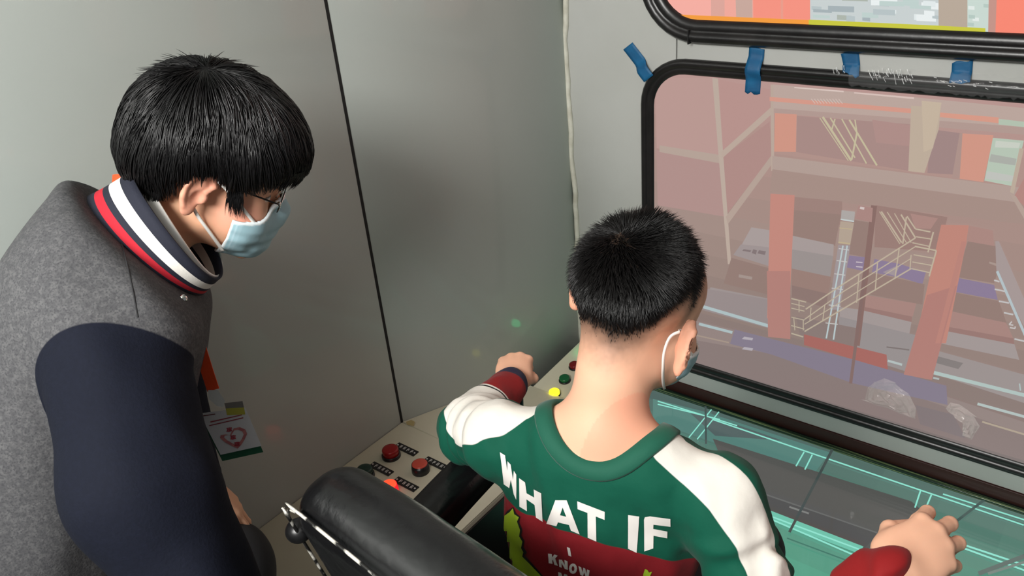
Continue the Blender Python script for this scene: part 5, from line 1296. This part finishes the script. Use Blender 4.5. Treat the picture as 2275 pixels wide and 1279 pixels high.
# striped knit collar
M_navy = mat('navy_rib', rgb(26, 29, 44), 0.85, bump=(420, 0.3, 0.001)); M_redr = mat('red_rib', rgb(186, 26, 44), 0.85, bump=(420, 0.3, 0.001)); M_whr = mat('white_rib', rgb(232, 228, 220), 0.85, bump=(420, 0.3, 0.001))
def ring_loft(name, b0, b1, t0, t1, db, dt, fr, mats, parent, bulge=0.006, n=72, bow=(0.0, 0.0), dc=0.0, near=None):
    """band round the neck: (b0,b1) px ends of the lower edge, (t0,t1) of the upper edge, db/dt half depths"""
    D0 = 1.10
    def ends(p0, p1): return at(*p0, D0+dc), at(*p1, D0+dc)
    B0, B1 = ends(b0, b1); T0, T1 = ends(t0, t1); rows = []; nb_, nt_ = at(*near[0], near[2])+IF*db, at(*near[1], near[2])+IF*dt; sb_, st_ = nb_-(B0+B1)/2, nt_-(T0+T1)/2; B0, B1, T0, T1 = B0+sb_, B1+sb_, T0+st_, T1+st_
    for f_ in fr:
        a, b = B0*(1-f_)+T0*f_, B1*(1-f_)+T1*f_; dd = db*(1-f_)+dt*f_; c = (a+b)/2; e = (b-a)/2; out = unit(np.cross(e, IF)); out = out if np.dot(out, IR) < 0 else -out
        bw = bow[0]*(1-f_)+bow[1]*f_
        rows.append([c+e*math.cos(2*math.pi*k/n)+IF*dd*math.sin(2*math.pi*k/n)+out*bulge*math.sin(math.pi*f_)+unit(np.array(T0-B0))*bw*math.sin(2*math.pi*k/n)**2 for k in range(n)])
    V = [p for r in rows for p in r]; Fc = []; mi = []
    for i in range(len(rows)-1):
        for k in range(n): l = (k+1) % n; Fc.append((i*n+k, i*n+l, (i+1)*n+l, (i+1)*n+k)); mi.append(mats[1][i])
    o = mesh(name, V, Fc, parent, mats[0], True); o.data.polygons.foreach_set('material_index', mi)
    s = o.modifiers.new('thickness', 'SOLIDIFY'); s.thickness = 0.003; s.offset = -1; return o
co = ring_loft('collar', (168, 420), (392, 640), (250, 392), (418, 628), 0.092, 0.075, [0, 0.10, 0.24, 0.25, 0.44, 0.45, 0.57, 0.58, 0.78, 0.79, 0.9, 1.0], ([M_navy, M_redr, M_whr], [0, 0, 0, 1, 1, 0, 0, 2, 2, 0, 0]), jk, bow=(-0.004, 0.006), near=((254, 536), (340, 488), 0.992))
co['label'] = 'knit collar striped navy, red and white'
M_white = mat('white_cotton', rgb(236, 234, 230), 0.75); M_orange = mat('orange_strap', rgb(226, 74, 26), 0.6, bump=(300, 0.2, 0.001))
sc3 = ring_loft('shirt_collar', (252, 398), (412, 634), (282, 384), (426, 618), 0.074, 0.066, [0, 0.35, 0.7, 1.0], ([M_white], [0, 0, 0]), jk, 0.004, bow=(0.006, 0.010), near=((334, 492), (362, 488), 1.02)); sc3['label'] = 'white shirt collar'
# snap fasteners down the front edge
for (u, v) in ((407, 663),):
    h = hit(bj, u, v)
    if h is not None: lathe('snap', h, unit(CAM-h), [(0.0052, -0.002), (0.0052, 0.002), (0.003, 0.0032), (0.0005, 0.0034)], jk, M_chrome, 14)
# trousers and shoes
M_trA = mat('charcoal_trousers', rgb(40, 41, 44), 0.85, bump=(200, 0.25, 0.001))
def atr(P):
    d = ell(P, aP-axA*0.05, (0.16, 0.13, 0.13), AT)
    for h_, k_, f_ in ((hipL, kneeL, ftL), (hipR, kneeR, ftR)): d = smin(d, rcone(P, h_, k_, 0.092, 0.068), 0.04); d = smin(d, rcone(P, k_, f_, 0.066, 0.055), 0.03)
    return smax(d+0.005*(vnoise(P*22, 71)-0.5), np.maximum(wall_clear(P), 0.05-P[:, 2]), 0.01)
V, Fc = surface(atr, (-1.21, -0.40, 0.02), (-0.5, 0.75, 1.15), 0.010); npmesh('trousers', V, Fc, man, M_trA)
M_shoeA = mat('black_shoe', rgb(24, 24, 25), 0.5)
for a in (ftL, ftR):
    f = lambda P: smax(smin(ell(P, a+np.array([0.02, 0.06, -0.045]), (0.048, 0.13, 0.05)), rcone(P, a, a-np.array([0, 0, 0.04]), 0.05, 0.05), 0.03), -P[:, 2], 0.004)
    V, Fc = surface(f, a-np.array([0.12, 0.15, 0.12]), a+np.array([0.14, 0.26, 0.1]), 0.009); npmesh('shoe', V, Fc, man, M_shoeA)

# ------------------------------------------------------------------ badge on its lanyard
bd = empty('name_badge', at(500, 950, 1.13)); tag(bd, 'white badge with red heart emblem hanging on an orange lanyard from the bending man', 'badge')
M_card = mat('badge_print', (0.7, 0.7, 0.7, 1), 0.4, attr='print'); M_clip = mat('clear_clip', rgb(212, 214, 212), 0.25)
strap = catmull([at(425, 660, 1.125), at(436, 740, 1.125), at(456, 810, 1.127), at(474, 866, 1.13)], 8)
sweep('lanyard', strap, [(-0.0085, -0.0006), (0.0085, -0.0006), (0.0085, 0.0006), (-0.0085, 0.0006)], bd, M_orange, up=-IF, smooth=False)
nkl = catmull([at(250, 400, 1.06), at(272, 402, 1.045), at(300, 440, 1.038), at(332, 500, 1.034), at(380, 575, 1.04), at(414, 636, 1.075), at(425, 660, 1.125)], 8)
sweep('neck_strap', nkl, [(-0.007, -0.0006), (0.007, -0.0006), (0.007, 0.0006), (-0.007, 0.0006)], bd, M_orange, up=-IF, smooth=False)
bn_ = unit(-IF+0.2*IR)
def bp(u, v, k=0): return at(u, v, 1.13-0.0009*k)
mesh('clip', [bp(462, 866, 2), bp(484, 866, 2), bp(500, 890, 2), bp(496, 904, 2), bp(482, 902, 2), bp(464, 886, 2)]+[bp(462, 866, 6), bp(484, 866, 6), bp(500, 890, 6), bp(496, 904, 6), bp(482, 902, 6), bp(464, 886, 6)], [tuple(range(6)), tuple(range(11, 5, -1))]+[(i, (i+1) % 6, 6+(i+1) % 6, 6+i) for i in range(6)], bd, M_clip)
CARD = [(443, 918), (545, 905), (581, 990), (490, 1010)]
def card(name, c, dk, du, dv, parent):
    P = [bp(u+du, v+dv, dk) for u, v in CARD]+[bp(u+du, v+dv, dk-1.6) for u, v in CARD]
    return mesh(name, P, [(0, 1, 2, 3), (7, 6, 5, 4), (0, 4, 5, 1), (1, 5, 6, 2), (2, 6, 7, 3), (3, 7, 4, 0)], parent, c)
cd_ = card('card', mat('badge_white', rgb(205, 203, 206), 0.4), 0, 0, 0, bd); card('card', mat('badge_green', rgb(20, 84, 56), 0.5), -3, 4, 14, bd)
it = []
def bpoly(c, pts): it.append((c, [bp(420+x/6.395, 860+y/6.395, 0.4) for x, y in pts]))
bpoly((176, 170, 70), [(520, 300), (780, 285), (800, 385), (540, 395)]); bpoly((120, 116, 112), [(500, 225), (760, 195), (780, 285), (520, 300)])
bpoly((110, 40, 44), [(190, 400), (370, 375), (372, 385), (192, 415)])
bpoly((150, 66, 74), [(300, 485), (750, 385), (752, 398), (305, 502)]); bpoly((150, 66, 74), [(285, 540), (770, 425), (772, 440), (290, 552)])
hrt = [(600, 640), (640, 580), (720, 565), (800, 600), (825, 660), (790, 740), (740, 820), (690, 870), (600, 830), (510, 780), (440, 720), (450, 680), (520, 670), (580, 680)]
cx_, cy_ = 650, 700
for i in range(len(hrt)):
    a, b = np.array(hrt[i]), np.array(hrt[(i+1) % len(hrt)]); c_ = np.array([cx_, cy_]); bpoly((190, 120, 118) if i % 2 else (176, 104, 106), [a, b, c_+(b-c_)*0.72, c_+(a-c_)*0.72])
for (x, y) in ((570, 605), (625, 715), (680, 810)):
    for (dx, dy, w_, h_) in ((-38, -28, 76, 12), (-30, -8, 64, 11), (-38, 14, 78, 12), (-6, -30, 13, 62), (-30, -20, 11, 46), (22, -24, 11, 46)): bpoly((170, 44, 60), [(x+dx, y+dy), (x+dx+w_, y+dy-8), (x+dx+w_, y+dy+h_-8), (x+dx, y+dy+h_)])
pr_ = polys_mesh('card_print', it, cd_, M_card, -ray(500, 950)*0.00004)
